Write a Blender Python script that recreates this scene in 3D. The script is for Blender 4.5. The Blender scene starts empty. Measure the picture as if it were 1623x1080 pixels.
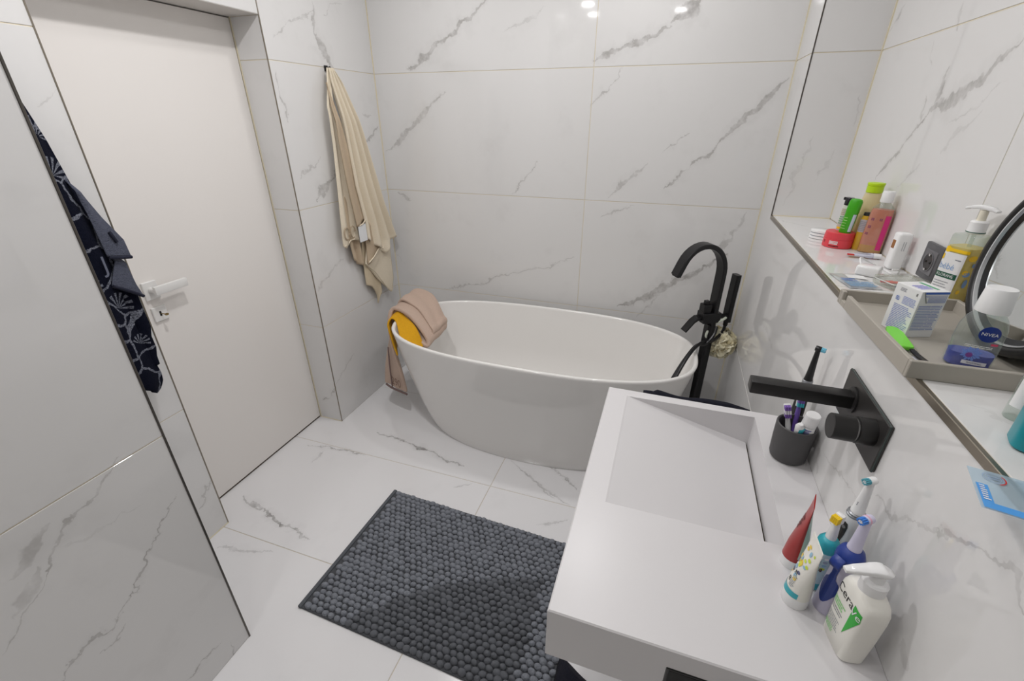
import bpy, bmesh, math, random
from mathutils import Vector, Matrix
random.seed(7)
SC = bpy.context.scene
COL = SC.collection
PI = math.pi
R = math.radians

# ------------------------------------------------------------------ camera
cam_data = bpy.data.cameras.new('camera')
cam = bpy.data.objects.new('camera', cam_data)
COL.objects.link(cam)
cam.location = (0.0475, 0.1226, 1.590)
cam.rotation_euler = (R(63.568), R(-0.028), R(18.907))
cam_data.sensor_width = 36.0
cam_data.lens = 712.03 * 36.0 / 1623.0
cam_data.clip_start = 0.01
SC.camera = cam

# ------------------------------------------------------------------ world, exposure, lamps
SC.view_settings.view_transform = 'Standard'
SC.view_settings.look = 'None'
SC.view_settings.gamma = 1.0
SC.view_settings.use_curve_mapping = False
SC.view_settings.exposure = 0.0
world = bpy.data.worlds.new('world')
SC.world = world
world.use_nodes = True
world.node_tree.nodes['Background'].inputs['Color'].default_value = (0.9, 0.92, 1.0, 1)
world.node_tree.nodes['Background'].inputs['Strength'].default_value = 0.3
CEIL = 2.50
# recessed ceiling spots: (x, y, watts)
SPOTS = [(-0.90, 0.16, 11), (-0.93, -0.30, 7), (-0.12, -0.35, 8), (-0.30, 0.62, 8),
         (-0.85, 1.15, 40), (-0.05, 1.30, 9), (-1.00, 2.00, 12), (-0.15, 2.05, 17)]  # unseen row, added to light the door side and far end
for i, (x, y, p) in enumerate(SPOTS):
    ld = bpy.data.lights.new('spot_lamp', 'AREA')
    ld.shape = 'DISK'
    ld.size = 0.10
    ld.energy = p * 0.236
    ld.color = (1.0, 0.985, 0.985)
    lo = bpy.data.objects.new('spot_lamp', ld)
    COL.objects.link(lo)
    lo.location = (x, y, CEIL - 0.012)

# ------------------------------------------------------------------ node helpers
def lin(c):
    def f(v):
        v = v / 255.0
        return v / 12.92 if v <= 0.04045 else ((v + 0.055) / 1.055) ** 2.4
    return (f(c[0]), f(c[1]), f(c[2]), 1.0)

MATS = {}
def mat(name, rgb=(200, 200, 200), rough=0.5, metal=0.0, trans=0.0, coat=0.0, ior=1.5, bump=None, var=None, sheen=0.0, sss=0.0, alpha=1.0):
    """plain procedural material; bump = (scale, strength, distance); var = (scale, amount) mottles the colour"""
    if name in MATS:
        return MATS[name]
    m = bpy.data.materials.new(name)
    m.use_nodes = True
    nt = m.node_tree
    b = nt.nodes['Principled BSDF']
    b.inputs['Base Color'].default_value = lin(rgb)
    b.inputs['Roughness'].default_value = rough
    b.inputs['Metallic'].default_value = metal
    b.inputs['IOR'].default_value = ior
    b.inputs['Transmission Weight'].default_value = trans
    b.inputs['Coat Weight'].default_value = coat
    b.inputs['Coat Roughness'].default_value = 0.04
    b.inputs['Sheen Weight'].default_value = sheen
    b.inputs['Alpha'].default_value = alpha
    if sss:
        b.inputs['Subsurface Weight'].default_value = sss
        b.inputs['Subsurface Radius'].default_value = (0.01, 0.01, 0.01)
    tc = nt.nodes.new('ShaderNodeTexCoord')
    if var:
        n = nt.nodes.new('ShaderNodeTexNoise')
        n.inputs['Scale'].default_value = var[0]
        n.inputs['Detail'].default_value = 4
        nt.links.new(tc.outputs['Object'], n.inputs['Vector'])
        mx = nt.nodes.new('ShaderNodeMix')
        mx.data_type = 'RGBA'
        c = lin(rgb)
        k0, k1 = 1 - var[1], 1 + var[1]
        mx.inputs[6].default_value = (c[0]*k0, c[1]*k0, c[2]*k0, 1)
        mx.inputs[7].default_value = (min(1, c[0]*k1), min(1, c[1]*k1), min(1, c[2]*k1), 1)
        nt.links.new(n.outputs['Fac'], mx.inputs[0])
        nt.links.new(mx.outputs[2], b.inputs['Base Color'])
    if bump:
        n2 = nt.nodes.new('ShaderNodeTexNoise')
        n2.inputs['Scale'].default_value = bump[0]
        n2.inputs['Detail'].default_value = 3
        nt.links.new(tc.outputs['Object'], n2.inputs['Vector'])
        bp = nt.nodes.new('ShaderNodeBump')
        bp.inputs['Strength'].default_value = bump[1]
        bp.inputs['Distance'].default_value = bump[2]
        nt.links.new(n2.outputs['Fac'], bp.inputs['Height'])
        nt.links.new(bp.outputs['Normal'], b.inputs['Normal'])
    MATS[name] = m
    return m

def clear_mat(name, rgb=(230, 232, 232), body=0.0, rough=0.05):
    """thin clear plastic / tinted liquid: see-through tint, some body colour and a gloss coat"""
    if name in MATS:
        return MATS[name]
    m = bpy.data.materials.new(name)
    m.use_nodes = True
    nt = m.node_tree
    nt.nodes.remove(nt.nodes['Principled BSDF'])
    out = nt.nodes['Material Output']
    tr = nt.nodes.new('ShaderNodeBsdfTransparent')
    tr.inputs['Color'].default_value = lin(rgb)
    df = nt.nodes.new('ShaderNodeBsdfDiffuse')
    df.inputs['Color'].default_value = lin(rgb)
    tl = nt.nodes.new('ShaderNodeBsdfTranslucent')
    tl.inputs['Color'].default_value = lin(rgb)
    m0 = nt.nodes.new('ShaderNodeMixShader')
    m0.inputs[0].default_value = 0.25
    nt.links.new(df.outputs[0], m0.inputs[1]); nt.links.new(tl.outputs[0], m0.inputs[2])
    m1 = nt.nodes.new('ShaderNodeMixShader')
    m1.inputs[0].default_value = body
    nt.links.new(tr.outputs[0], m1.inputs[1]); nt.links.new(m0.outputs[0], m1.inputs[2])
    gl = nt.nodes.new('ShaderNodeBsdfGlossy')
    gl.inputs['Roughness'].default_value = rough
    gl.inputs['Color'].default_value = (1, 1, 1, 1)
    # Schlick reflectance, the same from either side of the thin wall
    geo = nt.nodes.new('ShaderNodeNewGeometry')
    dp = nt.nodes.new('ShaderNodeVectorMath'); dp.operation = 'DOT_PRODUCT'
    nt.links.new(geo.outputs['Incoming'], dp.inputs[0]); nt.links.new(geo.outputs['Normal'], dp.inputs[1])
    ab = nt.nodes.new('ShaderNodeMath'); ab.operation = 'ABSOLUTE'; nt.links.new(dp.outputs['Value'], ab.inputs[0])
    iv = nt.nodes.new('ShaderNodeMath'); iv.operation = 'SUBTRACT'; iv.inputs[0].default_value = 1.0; nt.links.new(ab.outputs[0], iv.inputs[1])
    pw = nt.nodes.new('ShaderNodeMath'); pw.operation = 'POWER'; nt.links.new(iv.outputs[0], pw.inputs[0]); pw.inputs[1].default_value = 5.0
    fr = nt.nodes.new('ShaderNodeMath'); fr.operation = 'MULTIPLY_ADD'; nt.links.new(pw.outputs[0], fr.inputs[0]); fr.inputs[1].default_value = 0.75; fr.inputs[2].default_value = 0.04
    m2 = nt.nodes.new('ShaderNodeMixShader')
    nt.links.new(fr.outputs[0], m2.inputs[0])
    nt.links.new(m1.outputs[0], m2.inputs[1]); nt.links.new(gl.outputs[0], m2.inputs[2])
    nt.links.new(m2.outputs[0], out.inputs['Surface'])
    MATS[name] = m
    return m

# ---- marble: hand-laid veins on each wall plane, drawn in the wall's own metres.
# the noises that roughen the veins are computed once per material; each vein is a few sums.
def make_vein_group():
    g = bpy.data.node_groups.new('marble_vein', 'ShaderNodeTree')
    for n, t in (('P', 'NodeSocketVector'), ('Swell', 'NodeSocketFloat'), ('A', 'NodeSocketVector'), ('B', 'NodeSocketVector'), ('Width', 'NodeSocketFloat'), ('Strength', 'NodeSocketFloat')):
        g.interface.new_socket(n, in_out='INPUT', socket_type=t)
    g.interface.new_socket('Mask', in_out='OUTPUT', socket_type='NodeSocketFloat')
    N, Lk = g.nodes, g.links
    gi = N.new('NodeGroupInput'); go = N.new('NodeGroupOutput')
    def vm(op, a=None, b=None):
        n = N.new('ShaderNodeVectorMath'); n.operation = op
        for k, s in enumerate((a, b)):
            if s is not None: Lk.new(s, n.inputs[k])
        return n
    def ma(op, a=None, b=None, c=None, clamp=False):
        n = N.new('ShaderNodeMath'); n.operation = op; n.use_clamp = clamp
        for k, s in enumerate((a, b, c)):
            if s is None: continue
            if isinstance(s, (int, float)): n.inputs[k].default_value = s
            else: Lk.new(s, n.inputs[k])
        return n.outputs[0]
    P, SW, A, B, W, S = (gi.outputs[k] for k in ('P', 'Swell', 'A', 'B', 'Width', 'Strength'))
    AB = vm('SUBTRACT', B, A).outputs[0]
    PA = vm('SUBTRACT', P, A).outputs[0]
    t = ma('DIVIDE', vm('DOT_PRODUCT', PA, AB).outputs['Value'], vm('DOT_PRODUCT', AB, AB).outputs['Value'], clamp=True)
    sc = N.new('ShaderNodeVectorMath'); sc.operation = 'SCALE'; Lk.new(AB, sc.inputs[0]); Lk.new(t, sc.inputs['Scale'])
    d = vm('LENGTH', vm('SUBTRACT', PA, sc.outputs[0]).outputs[0]).outputs['Value']
    taper = ma('MULTIPLY', ma('MULTIPLY', t, ma('SUBTRACT', 1.0, t)), 4.0)
    wid = ma('MULTIPLY', ma('MULTIPLY', W, ma('MULTIPLY_ADD', taper, 0.85, 0.12)), SW)
    q = ma('DIVIDE', d, wid)
    core = ma('MULTIPLY', ma('SUBTRACT', 1.0, q), 2.2, clamp=True)
    halo = ma('MULTIPLY', ma('SUBTRACT', 1.0, ma('DIVIDE', q, 3.5), clamp=True), 0.22)
    Lk.new(ma('MULTIPLY', ma('MAXIMUM', core, halo), S), go.inputs['Mask'])
    return g
VEIN = make_vein_group()

def marble(name, plane, segs, rough=0.05, base=(226, 225, 224), vein=(163, 160, 157), faint=0.08):
    m = bpy.data.materials.new(name)
    m.use_nodes = True
    nt = m.node_tree
    N, Lk = nt.nodes, nt.links
    b = N['Principled BSDF']
    geo = N.new('ShaderNodeNewGeometry')
    sp = N.new('ShaderNodeSeparateXYZ'); Lk.new(geo.outputs['Position'], sp.inputs[0])
    cb = N.new('ShaderNodeCombineXYZ')
    Lk.new(sp.outputs[plane[0]], cb.inputs[0]); Lk.new(sp.outputs[plane[1]], cb.inputs[1])
    P = cb.outputs[0]
    def noise(scale, detail, rough=0.6):
        n = N.new('ShaderNodeTexNoise'); n.noise_dimensions = '2D'
        n.inputs['Scale'].default_value = scale; n.inputs['Detail'].default_value = detail; n.inputs['Roughness'].default_value = rough
        Lk.new(P, n.inputs['Vector']); return n
    def vm(op, a, b):
        n = N.new('ShaderNodeVectorMath'); n.operation = op
        for k, s in enumerate((a, b)):
            if isinstance(s, tuple): n.inputs[k].default_value = s
            else: Lk.new(s, n.inputs[k])
        return n.outputs[0]
    def ma(op, a, b, c=None, clamp=False):
        n = N.new('ShaderNodeMath'); n.operation = op; n.use_clamp = clamp
        for k, s in enumerate((a, b, c)):
            if s is None: continue
            if isinstance(s, (int, float)): n.inputs[k].default_value = s
            else: Lk.new(s, n.inputs[k])
        return n.outputs[0]
    n1 = noise(5.0, 5); n2 = noise(26.0, 3)
    w1 = vm('MULTIPLY', vm('SUBTRACT', n1.outputs['Color'], (0.5, 0.5, 0.5)), (0.11, 0.11, 0.0))
    w2 = vm('MULTIPLY', vm('SUBTRACT', n2.outputs['Color'], (0.5, 0.5, 0.5)), (0.030, 0.030, 0.0))
    Pw = vm('ADD', vm('ADD', P, w1), w2)
    swell = ma('MAXIMUM', ma('MULTIPLY_ADD', noise(9.0, 2).outputs['Fac'], 2.2, -0.40), 0.08)
    cur = None
    for (ax, ay, bx, by, w, s) in segs:
        gn = N.new('ShaderNodeGroup'); gn.node_tree = VEIN
        Lk.new(Pw, gn.inputs['P']); Lk.new(swell, gn.inputs['Swell'])
        gn.inputs['A'].default_value = (ax, ay, 0); gn.inputs['B'].default_value = (bx, by, 0)
        gn.inputs['Width'].default_value = w * 0.85; gn.inputs['Strength'].default_value = s
        cur = gn.outputs[0] if cur is None else ma('MAXIMUM', cur, gn.outputs[0])
    grain = ma('MULTIPLY_ADD', n2.outputs['Fac'], 1.7, -0.15, clamp=True)
    # faint clouding all over, from the slow noise
    mr = N.new('ShaderNodeMapRange'); mr.interpolation_type = 'SMOOTHSTEP'
    mr.inputs['From Min'].default_value = 0.56; mr.inputs['From Max'].default_value = 0.80
    mr.inputs['To Max'].default_value = faint
    Lk.new(n1.outputs['Fac'], mr.inputs['Value'])
    cur = mr.outputs[0] if cur is None else ma('MAXIMUM', ma('MULTIPLY', cur, grain), mr.outputs[0])
    mx = N.new('ShaderNodeMix'); mx.data_type = 'RGBA'
    mx.inputs[6].default_value = lin(base); mx.inputs[7].default_value = lin(vein)
    Lk.new(cur, mx.inputs[0])
    Lk.new(mx.outputs[2], b.inputs['Base Color'])
    b.inputs['Roughness'].default_value = rough
    b.inputs['IOR'].default_value = 1.5
    return m

# ------------------------------------------------------------------ object helpers
def link(o, parent=None):
    COL.objects.link(o)
    if parent is not None: o.parent = parent
    return o

def tag(o, label=None, cat=None, group=None, kind=None):
    if label: o['label'] = label
    if cat: o['category'] = cat
    if group: o['group'] = group
    if kind: o['kind'] = kind
    return o

def thing(name, label, cat, loc=(0, 0, 0), rz=0.0, group=None, rot=None):
    o = bpy.data.objects.new(name, None)
    o.empty_display_size = 0.05
    link(o)
    o.location = loc
    o.rotation_euler = rot if rot else (0, 0, rz)
    return tag(o, label, cat, group)

def obj(name, bm, m, parent=None, smooth=35, loc=None, rot=None):
    me = bm if isinstance(bm, bpy.types.Mesh) else None
    if me is None:
        bmesh.ops.recalc_face_normals(bm, faces=bm.faces)
        me = bpy.data.meshes.new(name)
        bm.to_mesh(me); bm.free()
    me.name = name
    if smooth:
        me.polygons.foreach_set('use_smooth', [True] * len(me.polygons))
        me.set_sharp_from_angle(angle=R(smooth))
    if m is not None and not me.materials: me.materials.append(m)
    o = bpy.data.objects.new(name, me)
    link(o, parent)
    if loc: o.location = loc
    if rot: o.rotation_euler = rot
    return o

def nb(): return bmesh.new()

def box(bm, lo, hi, bev=0.0, seg=1, M=None):
    ret = bmesh.ops.create_cube(bm, size=1.0)
    vs = ret['verts']
    c = [(lo[k] + hi[k]) / 2 for k in range(3)]; s = [hi[k] - lo[k] for k in range(3)]
    for v in vs:
        v.co = Vector((c[0] + v.co.x * s[0], c[1] + v.co.y * s[1], c[2] + v.co.z * s[2]))
    if bev > 0:
        es = list({e for v in vs for e in v.link_edges})
        r = bmesh.ops.bevel(bm, geom=es, offset=bev, segments=seg, affect='EDGES', profile=0.5)
        vs = list({v for f in r['faces'] for v in f.verts} | {v for v in vs if v.is_valid})
    if M is not None:
        bmesh.ops.transform(bm, matrix=M, verts=vs)
    return vs

def boxobj(name, lo, hi, m, parent=None, bev=0.0, seg=1):
    bm = nb(); box(bm, lo, hi, bev, seg)
    return obj(name, bm, m, parent)

def ring_faces(bm, rings, closed=True, cap0=True, cap1=True):
    for a, b in zip(rings[:-1], rings[1:]):
        n = len(a)
        rng = range(n) if closed else range(n - 1)
        for i in rng:
            j = (i + 1) % n
            try: bm.faces.new((a[i], a[j], b[j], b[i]))
            except ValueError: pass
    if cap0: bm.faces.new(list(reversed(rings[0])))
    if cap1: bm.faces.new(rings[-1])

def sup(a, b, n, th):
    c, s = math.cos(th), math.sin(th)
    return (a * math.copysign(abs(c) ** (2.0 / n), c), b * math.copysign(abs(s) ** (2.0 / n), s))

class Prof:
    """body of superellipse sections (z, a, b, n[, cx, cy])"""
    def __init__(self, rows):
        self.rows = [tuple(r) + (0.0,) * (6 - len(r)) for r in rows]
    def at(self, z):
        rs = self.rows
        if z <= rs[0][0]: return rs[0]
        for r0, r1 in zip(rs[:-1], rs[1:]):
            if r0[0] <= z <= r1[0] and r1[0] > r0[0]:
                t = (z - r0[0]) / (r1[0] - r0[0])
                return tuple(p + (q - p) * t for p, q in zip(r0, r1))
        return rs[-1]
    def mesh(self, seg=40, z0=None, z1=None, off=0.0, cap0=True, cap1=True, bm=None):
        bm = bm or nb()
        zs = [r[0] for r in self.rows]
        if z0 is not None or z1 is not None:
            lo = zs[0] if z0 is None else z0; hi = zs[-1] if z1 is None else z1
            rows = [self.at(lo)] + [r for r in self.rows if lo < r[0] < hi] + [self.at(hi)]
        else: rows = self.rows
        rings = []
        for (z, a, b, n, cx, cy) in rows:
            rings.append([bm.verts.new((cx + x, cy + y, z)) for x, y in (sup(a + off, b + off, n, 2 * PI * i / seg) for i in range(seg))])
        ring_faces(bm, rings, True, cap0, cap1)
        return bm
    def front(self, u, v, off):
        z, a, b, n, cx, cy = self.at(v)
        k = min(1.0, abs(u - cx) / a)
        return Vector((u, cy - b * (1 - k ** n) ** (1.0 / n) - off, v))
    def patch(self, u0, u1, v0, v1, off=0.0004, nu=14, nv=10):
        return grid(lambda s, t: self.front(u0 + (u1 - u0) * s, v0 + (v1 - v0) * t, off), nu, nv)

def grid(fn, nu, nv, closed_u=False):
    bm = nb()
    V = [[bm.verts.new(fn(i / nu, j / nv)) for i in range(nu + (0 if closed_u else 1))] for j in range(nv + 1)]
    for j in range(nv):
        n = len(V[j])
        for i in range(n if closed_u else n - 1):
            k = (i + 1) % n
            bm.faces.new((V[j][i], V[j][k], V[j + 1][k], V[j + 1][i]))
    return bm

def lathe(profile, seg=32, cap0=True, cap1=True, bm=None, M=None):
    bm = bm or nb()
    rings = []
    for r, z in profile:
        ring = [bm.verts.new((r * math.cos(2 * PI * i / seg), r * math.sin(2 * PI * i / seg), z)) for i in range(seg)]
        rings.append(ring)
    ring_faces(bm, rings, True, cap0, cap1)
    if M is not None: bmesh.ops.transform(bm, matrix=M, verts=[v for r in rings for v in r])
    return bm

def catmull(pts, n):
    pts = [Vector(p) for p in pts]
    P = [pts[0] * 2 - pts[1]] + pts + [pts[-1] * 2 - pts[-2]]
    out = []
    for i in range(len(pts) - 1):
        p0, p1, p2, p3 = P[i:i + 4]
        for k in range(n):
            t = k / n
            out.append(0.5 * ((2 * p1) + (p2 - p0) * t + (2 * p0 - 5 * p1 + 4 * p2 - p3) * t * t + (3 * p1 - p0 - 3 * p2 + p3) * t ** 3))
    out.append(pts[-1])
    return out

def tube(path, rad, seg=10, bm=None, cap=True):
    """round tube along a list of points; rad a number or a list"""
    bm = bm or nb()
    path = [Vector(p) for p in path]
    rings = []
    up = None
    for i, p in enumerate(path):
        d = (path[min(i + 1, len(path) - 1)] - path[max(i - 1, 0)]).normalized()
        if up is None:
            up = Vector((0, 0, 1)) if abs(d.z) < 0.9 else Vector((1, 0, 0))
        side = d.cross(up).normalized(); up = side.cross(d).normalized()
        r = rad[i] if isinstance(rad, (list, tuple)) else rad
        rings.append([bm.verts.new(p + side * math.cos(2 * PI * k / seg) * r + up * math.sin(2 * PI * k / seg) * r) for k in range(seg)])
    ring_faces(bm, rings, True, cap, cap)
    return bm

def ribbon_bar(path, side, w, th, bm=None):
    """rectangular bar swept along path; side = fixed width direction"""
    bm = bm or nb()
    path = [Vector(p) for p in path]; side = Vector(side).normalized()
    rings = []
    for i, p in enumerate(path):
        d = (path[min(i + 1, len(path) - 1)] - path[max(i - 1, 0)]).normalized()
        nrm = d.cross(side).normalized()
        ww = w[i] if isinstance(w, (list, tuple)) else w
        tt = th[i] if isinstance(th, (list, tuple)) else th
        c = 0.18 * min(ww, tt)
        q = [(-ww/2 + c, -tt/2), (ww/2 - c, -tt/2), (ww/2, -tt/2 + c), (ww/2, tt/2 - c), (ww/2 - c, tt/2), (-ww/2 + c, tt/2), (-ww/2, tt/2 - c), (-ww/2, -tt/2 + c)]
        rings.append([bm.verts.new(p + side * a + nrm * b) for a, b in q])
    ring_faces(bm, rings)
    return bm

def prism(bm, poly, z0, z1, M=None):
    a = [bm.verts.new((x, y, z0)) for x, y in poly]
    b = [bm.verts.new((x, y, z1)) for x, y in poly]
    ring_faces(bm, [a, b])
    if M is not None: bmesh.ops.transform(bm, matrix=M, verts=a + b)
    return bm

TEXTS = {}
def text_mesh(s, size, align='CENTER', shear=0.0, spacing=1.0):
    """flat lettering as a bmesh in local u,v"""
    cu = bpy.data.curves.new('lettering', 'FONT')
    cu.body = s; cu.size = size; cu.align_x = align; cu.align_y = 'CENTER'; cu.shear = shear
    cu.space_character = spacing
    cu.resolution_u = 4
    o = bpy.data.objects.new('lettering', cu)
    me = bpy.data.meshes.new_from_object(o)
    bm = nb(); bm.from_mesh(me)
    bpy.data.objects.remove(o); bpy.data.meshes.remove(me); bpy.data.curves.remove(cu)
    return bm

def warp(bm, fn, cuts=0):
    if cuts:
        bmesh.ops.triangulate(bm, faces=bm.faces)
    for v in bm.verts: v.co = fn(v.co.x, v.co.y)
    return bm

def poly_bm(polys):
    bm = nb()
    for p in polys:
        try: bm.faces.new([bm.verts.new((x, y, 0)) for x, y in p])
        except ValueError: pass
    return bm

def disc(cx, cy, rx, ry=None, n=24):
    ry = ry or rx
    return [(cx + rx * math.cos(2 * PI * i / n), cy + ry * math.sin(2 * PI * i / n)) for i in range(n)]

def strip_rect(u0, u1, v0, v1, n=8):
    return [[(u0 + (u1 - u0) * i / n, v0), (u0 + (u1 - u0) * (i + 1) / n, v0), (u0 + (u1 - u0) * (i + 1) / n, v1), (u0 + (u1 - u0) * i / n, v1)] for i in range(n)]

def print_lines(u0, u1, v0, v1, rows, seed=1, fill=0.55, gap=0.25, dash=(0.10, 0.3)):
    """small print as rows of dashes, returned as polygons"""
    rnd = random.Random(seed)
    out = []
    h = (v1 - v0) / rows
    for r in range(rows):
        y = v1 - (r + 0.5) * h
        x = u0
        end = u1 - (u1 - u0) * (rnd.random() * gap)
        while x < end - 0.0005:
            w = min((u1 - u0) * rnd.uniform(*dash), end - x)
            out.append([(x, y - h * fill / 2), (x + w, y - h * fill / 2), (x + w, y + h * fill / 2), (x, y + h * fill / 2)])
            x += w + (u1 - u0) * 0.02
    return out

def flip_check(bm, direction):
    for f in bm.faces:
        if f.normal.dot(direction) < 0: f.normal_flip()

def decal(name, bm, fn, m, parent, fine=0.004):
    """print laid on a surface: fn maps flat u,v to the surface"""
    if fine and len(bm.verts):
        for ax in (0, 1):
            lo = min(v.co[ax] for v in bm.verts); hi = max(v.co[ax] for v in bm.verts)
            n = int((hi - lo) / fine)
            for k in range(1, n + 1):
                co = [0, 0, 0]; no = [0, 0, 0]; co[ax] = lo + (hi - lo) * k / (n + 1); no[ax] = 1
                bmesh.ops.bisect_plane(bm, geom=list(bm.verts) + list(bm.edges) + list(bm.faces), plane_co=co, plane_no=no)
    warp(bm, fn)
    me = bpy.data.meshes.new(name)
    bm.normal_update()
    bm.to_mesh(me); bm.free()
    me.materials.append(m)
    o = bpy.data.objects.new(name, me)
    return link(o, parent)

# vein lines measured on each wall: (u0, v0, u1, v1, width, strength)
VEINS = {
 'back': [(-0.907,2.087,-1.369,1.817,0.035,0.8), (0.047,2.029,-0.054,1.949,0.06,0.8), (-0.052,1.935,-0.390,1.824,0.03,0.8), (-1.163,1.706,-1.574,1.392,0.03,0.6), (-0.660,1.388,-0.797,1.209,0.012,0.6), (-0.254,1.798,-0.392,1.621,0.012,0.6), (0.440,1.740,0.218,1.489,0.028,0.8), (0.239,1.516,0.020,1.273,0.018,0.75), (-0.105,1.377,-0.276,1.228,0.014,0.55), (0.096,1.530,-0.026,1.447,0.01,0.5), (0.342,0.962,-0.151,0.608,0.035,0.9), (0.137,0.865,-0.040,0.588,0.014,0.4), (-0.115,1.187,-0.283,1.122,0.012,0.6), (-0.640,2.047,-0.826,1.934,0.02,0.3), (-1.435,1.142,-1.516,1.182,0.02,0.5), (0.390,1.174,0.314,0.982,0.05,0.5), (-1.851,1.074,-1.528,0.735,0.01,0.2), (-0.420,0.881,-1.267,0.593,0.012,0.5)],
 'left': [(2.151,2.054,2.126,1.920,0.016,0.7), (2.130,1.935,2.220,1.812,0.04,0.8), (2.141,2.018,1.885,1.881,0.016,0.45), (1.860,1.775,1.868,1.700,0.012,0.6), (1.868,1.700,1.880,1.580,0.012,0.6), (2.034,1.409,1.881,1.331,0.012,0.5), (2.138,1.342,1.944,1.228,0.035,0.7), (2.548,1.545,2.385,1.460,0.022,0.8), (2.419,1.623,2.498,1.593,0.014,0.5), (2.083,0.913,1.844,0.787,0.02,0.4), (2.018,0.353,1.823,0.252,0.012,0.4), (1.052,1.656,0.983,1.618,0.014,0.4), (1.048,0.239,0.966,0.165,0.016,0.5), (2.222,1.996,2.359,2.091,0.01,0.4)],
 'reveal': [(-1.564,0.246,-1.647,0.161,0.012,0.7), (-1.647,0.161,-1.722,0.123,0.012,0.7)],
 'panel': [(0.606,0.854,0.502,0.800,0.006,0.6), (0.512,0.810,0.398,0.712,0.009,0.7), (0.407,0.721,0.286,0.611,0.006,0.5), (0.683,0.661,0.575,0.568,0.004,0.8), (0.584,0.581,0.487,0.500,0.008,0.9), (0.498,0.509,0.329,0.446,0.006,0.8), (0.465,0.458,0.389,0.427,0.004,0.6), (0.445,0.804,0.343,0.757,0.045,0.5), (0.399,0.742,0.319,0.671,0.03,0.4), (0.636,0.085,0.504,0.112,0.006,0.8), (0.660,0.056,0.652,-0.169,0.014,0.6), (0.610,0.712,0.445,0.745,0.006,0.2)],
 'niche': [(1.475,1.733,1.601,1.650,0.022,0.75), (1.582,1.663,1.770,1.592,0.035,0.8), (1.750,1.707,1.746,1.607,0.03,0.75), (1.758,1.600,1.977,1.407,0.017,0.8), (1.818,1.646,1.799,1.561,0.012,0.5), (1.513,1.601,1.621,1.519,0.02,0.3), (2.216,1.928,2.263,1.859,0.016,0.6), (1.794,1.852,1.781,1.794,0.012,0.55), (1.460,1.656,1.648,1.571,0.008,0.3), (1.907,1.788,1.875,1.710,0.008,0.3), (1.711,1.486,1.800,1.401,0.012,0.3)],
 'nside': [(0.664,1.665,0.647,1.561,0.008,0.3), (0.531,1.528,0.483,1.278,0.012,0.3), (0.627,1.485,0.576,1.356,0.008,0.25)],
 'right': [(0.859,1.001,0.749,1.063,0.012,0.7), (0.749,1.063,0.716,1.094,0.01,0.6), (0.723,1.090,0.638,1.128,0.014,0.75), (0.646,1.127,0.580,1.143,0.01,0.7), (1.126,0.899,0.900,0.967,0.006,0.6), (1.137,0.918,1.098,0.837,0.02,0.5), (1.118,1.036,1.274,0.812,0.01,0.3), (2.026,0.875,1.706,0.863,0.02,0.3), (0.690,0.909,0.640,0.902,0.02,0.4)],
 'floor': [(-1.334,1.810,-1.108,1.784,0.012,0.8), (-1.108,1.784,-0.930,1.737,0.018,0.95), (-0.947,1.741,-0.774,1.714,0.01,0.7), (-1.621,1.596,-1.278,1.623,0.014,0.7), (-1.502,1.577,-1.512,1.471,0.012,0.4), (-1.663,1.188,-1.485,1.150,0.012,0.7), (-1.502,1.156,-1.323,1.117,0.016,0.95), (-1.349,1.126,-1.172,1.097,0.012,0.7), (-0.546,1.812,-0.268,1.650,0.014,0.55), (-0.342,1.863,-0.176,1.740,0.012,0.6), (-0.409,1.731,-0.185,1.639,0.012,0.4), (-1.498,0.940,-1.290,0.995,0.014,0.4), (-0.177,1.535,-0.306,1.484,0.008,0.4), (-0.679,1.616,-0.742,1.572,0.01,0.5)],
}

# ------------------------------------------------------------------ room measures
XW, XD, YD1, YD2, YB, XR, YN, XN, ZS = -1.583, -1.732, 1.052, 1.825, 2.563, 0.455, 2.297, 0.670, 1.221
XP, YP, HD, YF = -1.10, 0.709, 1.95, -1.20
GX, ROWS_Z = -0.384, (0.0, 0.6, 1.2, 1.8, 2.4, CEIL)
M_GROUT = mat('cream_grout', (222, 212, 190), 0.85)
M_GROUT_F = mat('floor_grout', (205, 196, 180), 0.85)
M_BACK = marble('marble_back', (0, 2), VEINS['back'])
M_LEFT = marble('marble_left', (1, 2), VEINS['left'])
M_REVEAL = marble('marble_reveal', (0, 2), VEINS['reveal'])
M_PANEL = marble('marble_partition', (1, 2), VEINS['panel'], rough=0.04)
M_NICHE = marble('marble_niche', (1, 2), VEINS['niche'])
M_NSIDE = marble('marble_niche_side', (0, 2), VEINS['nside'])
M_RIGHT = marble('marble_right', (1, 2), [v[:4] + (v[4] * 0.75, v[5] * 0.75) for v in VEINS['right']], rough=0.03)
M_FLOOR = marble('marble_floor', (0, 1), VEINS['floor'], rough=0.16, base=(232, 231, 232), vein=(140, 138, 136), faint=0.05)
M_LEDGE = marble('marble_ledge', (0, 1), [(0.47, 2.2, 0.60, 2.05, 0.006, 0.5), (0.50, 1.95, 0.56, 1.80, 0.006, 0.6), (0.5, 0.85, 0.62, 0.75, 0.012, 0.25)], rough=0.05)
M_PAINT = mat('ceiling_paint', (238, 238, 236), 0.9)
M_STEEL = mat('brushed_steel_trim', (150, 142, 130), 0.32, metal=0.9)
M_STEEL_D = mat('dark_steel_trim', (96, 92, 88), 0.35, metal=0.8)
M_DOOR = mat('white_lacquer_door', (238, 234, 230), 0.38)
TH = 0.0015   # tiles stand this proud of the grout
J = 0.0015    # half a joint

def struct(o): o['kind'] = 'structure'; return o

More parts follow.
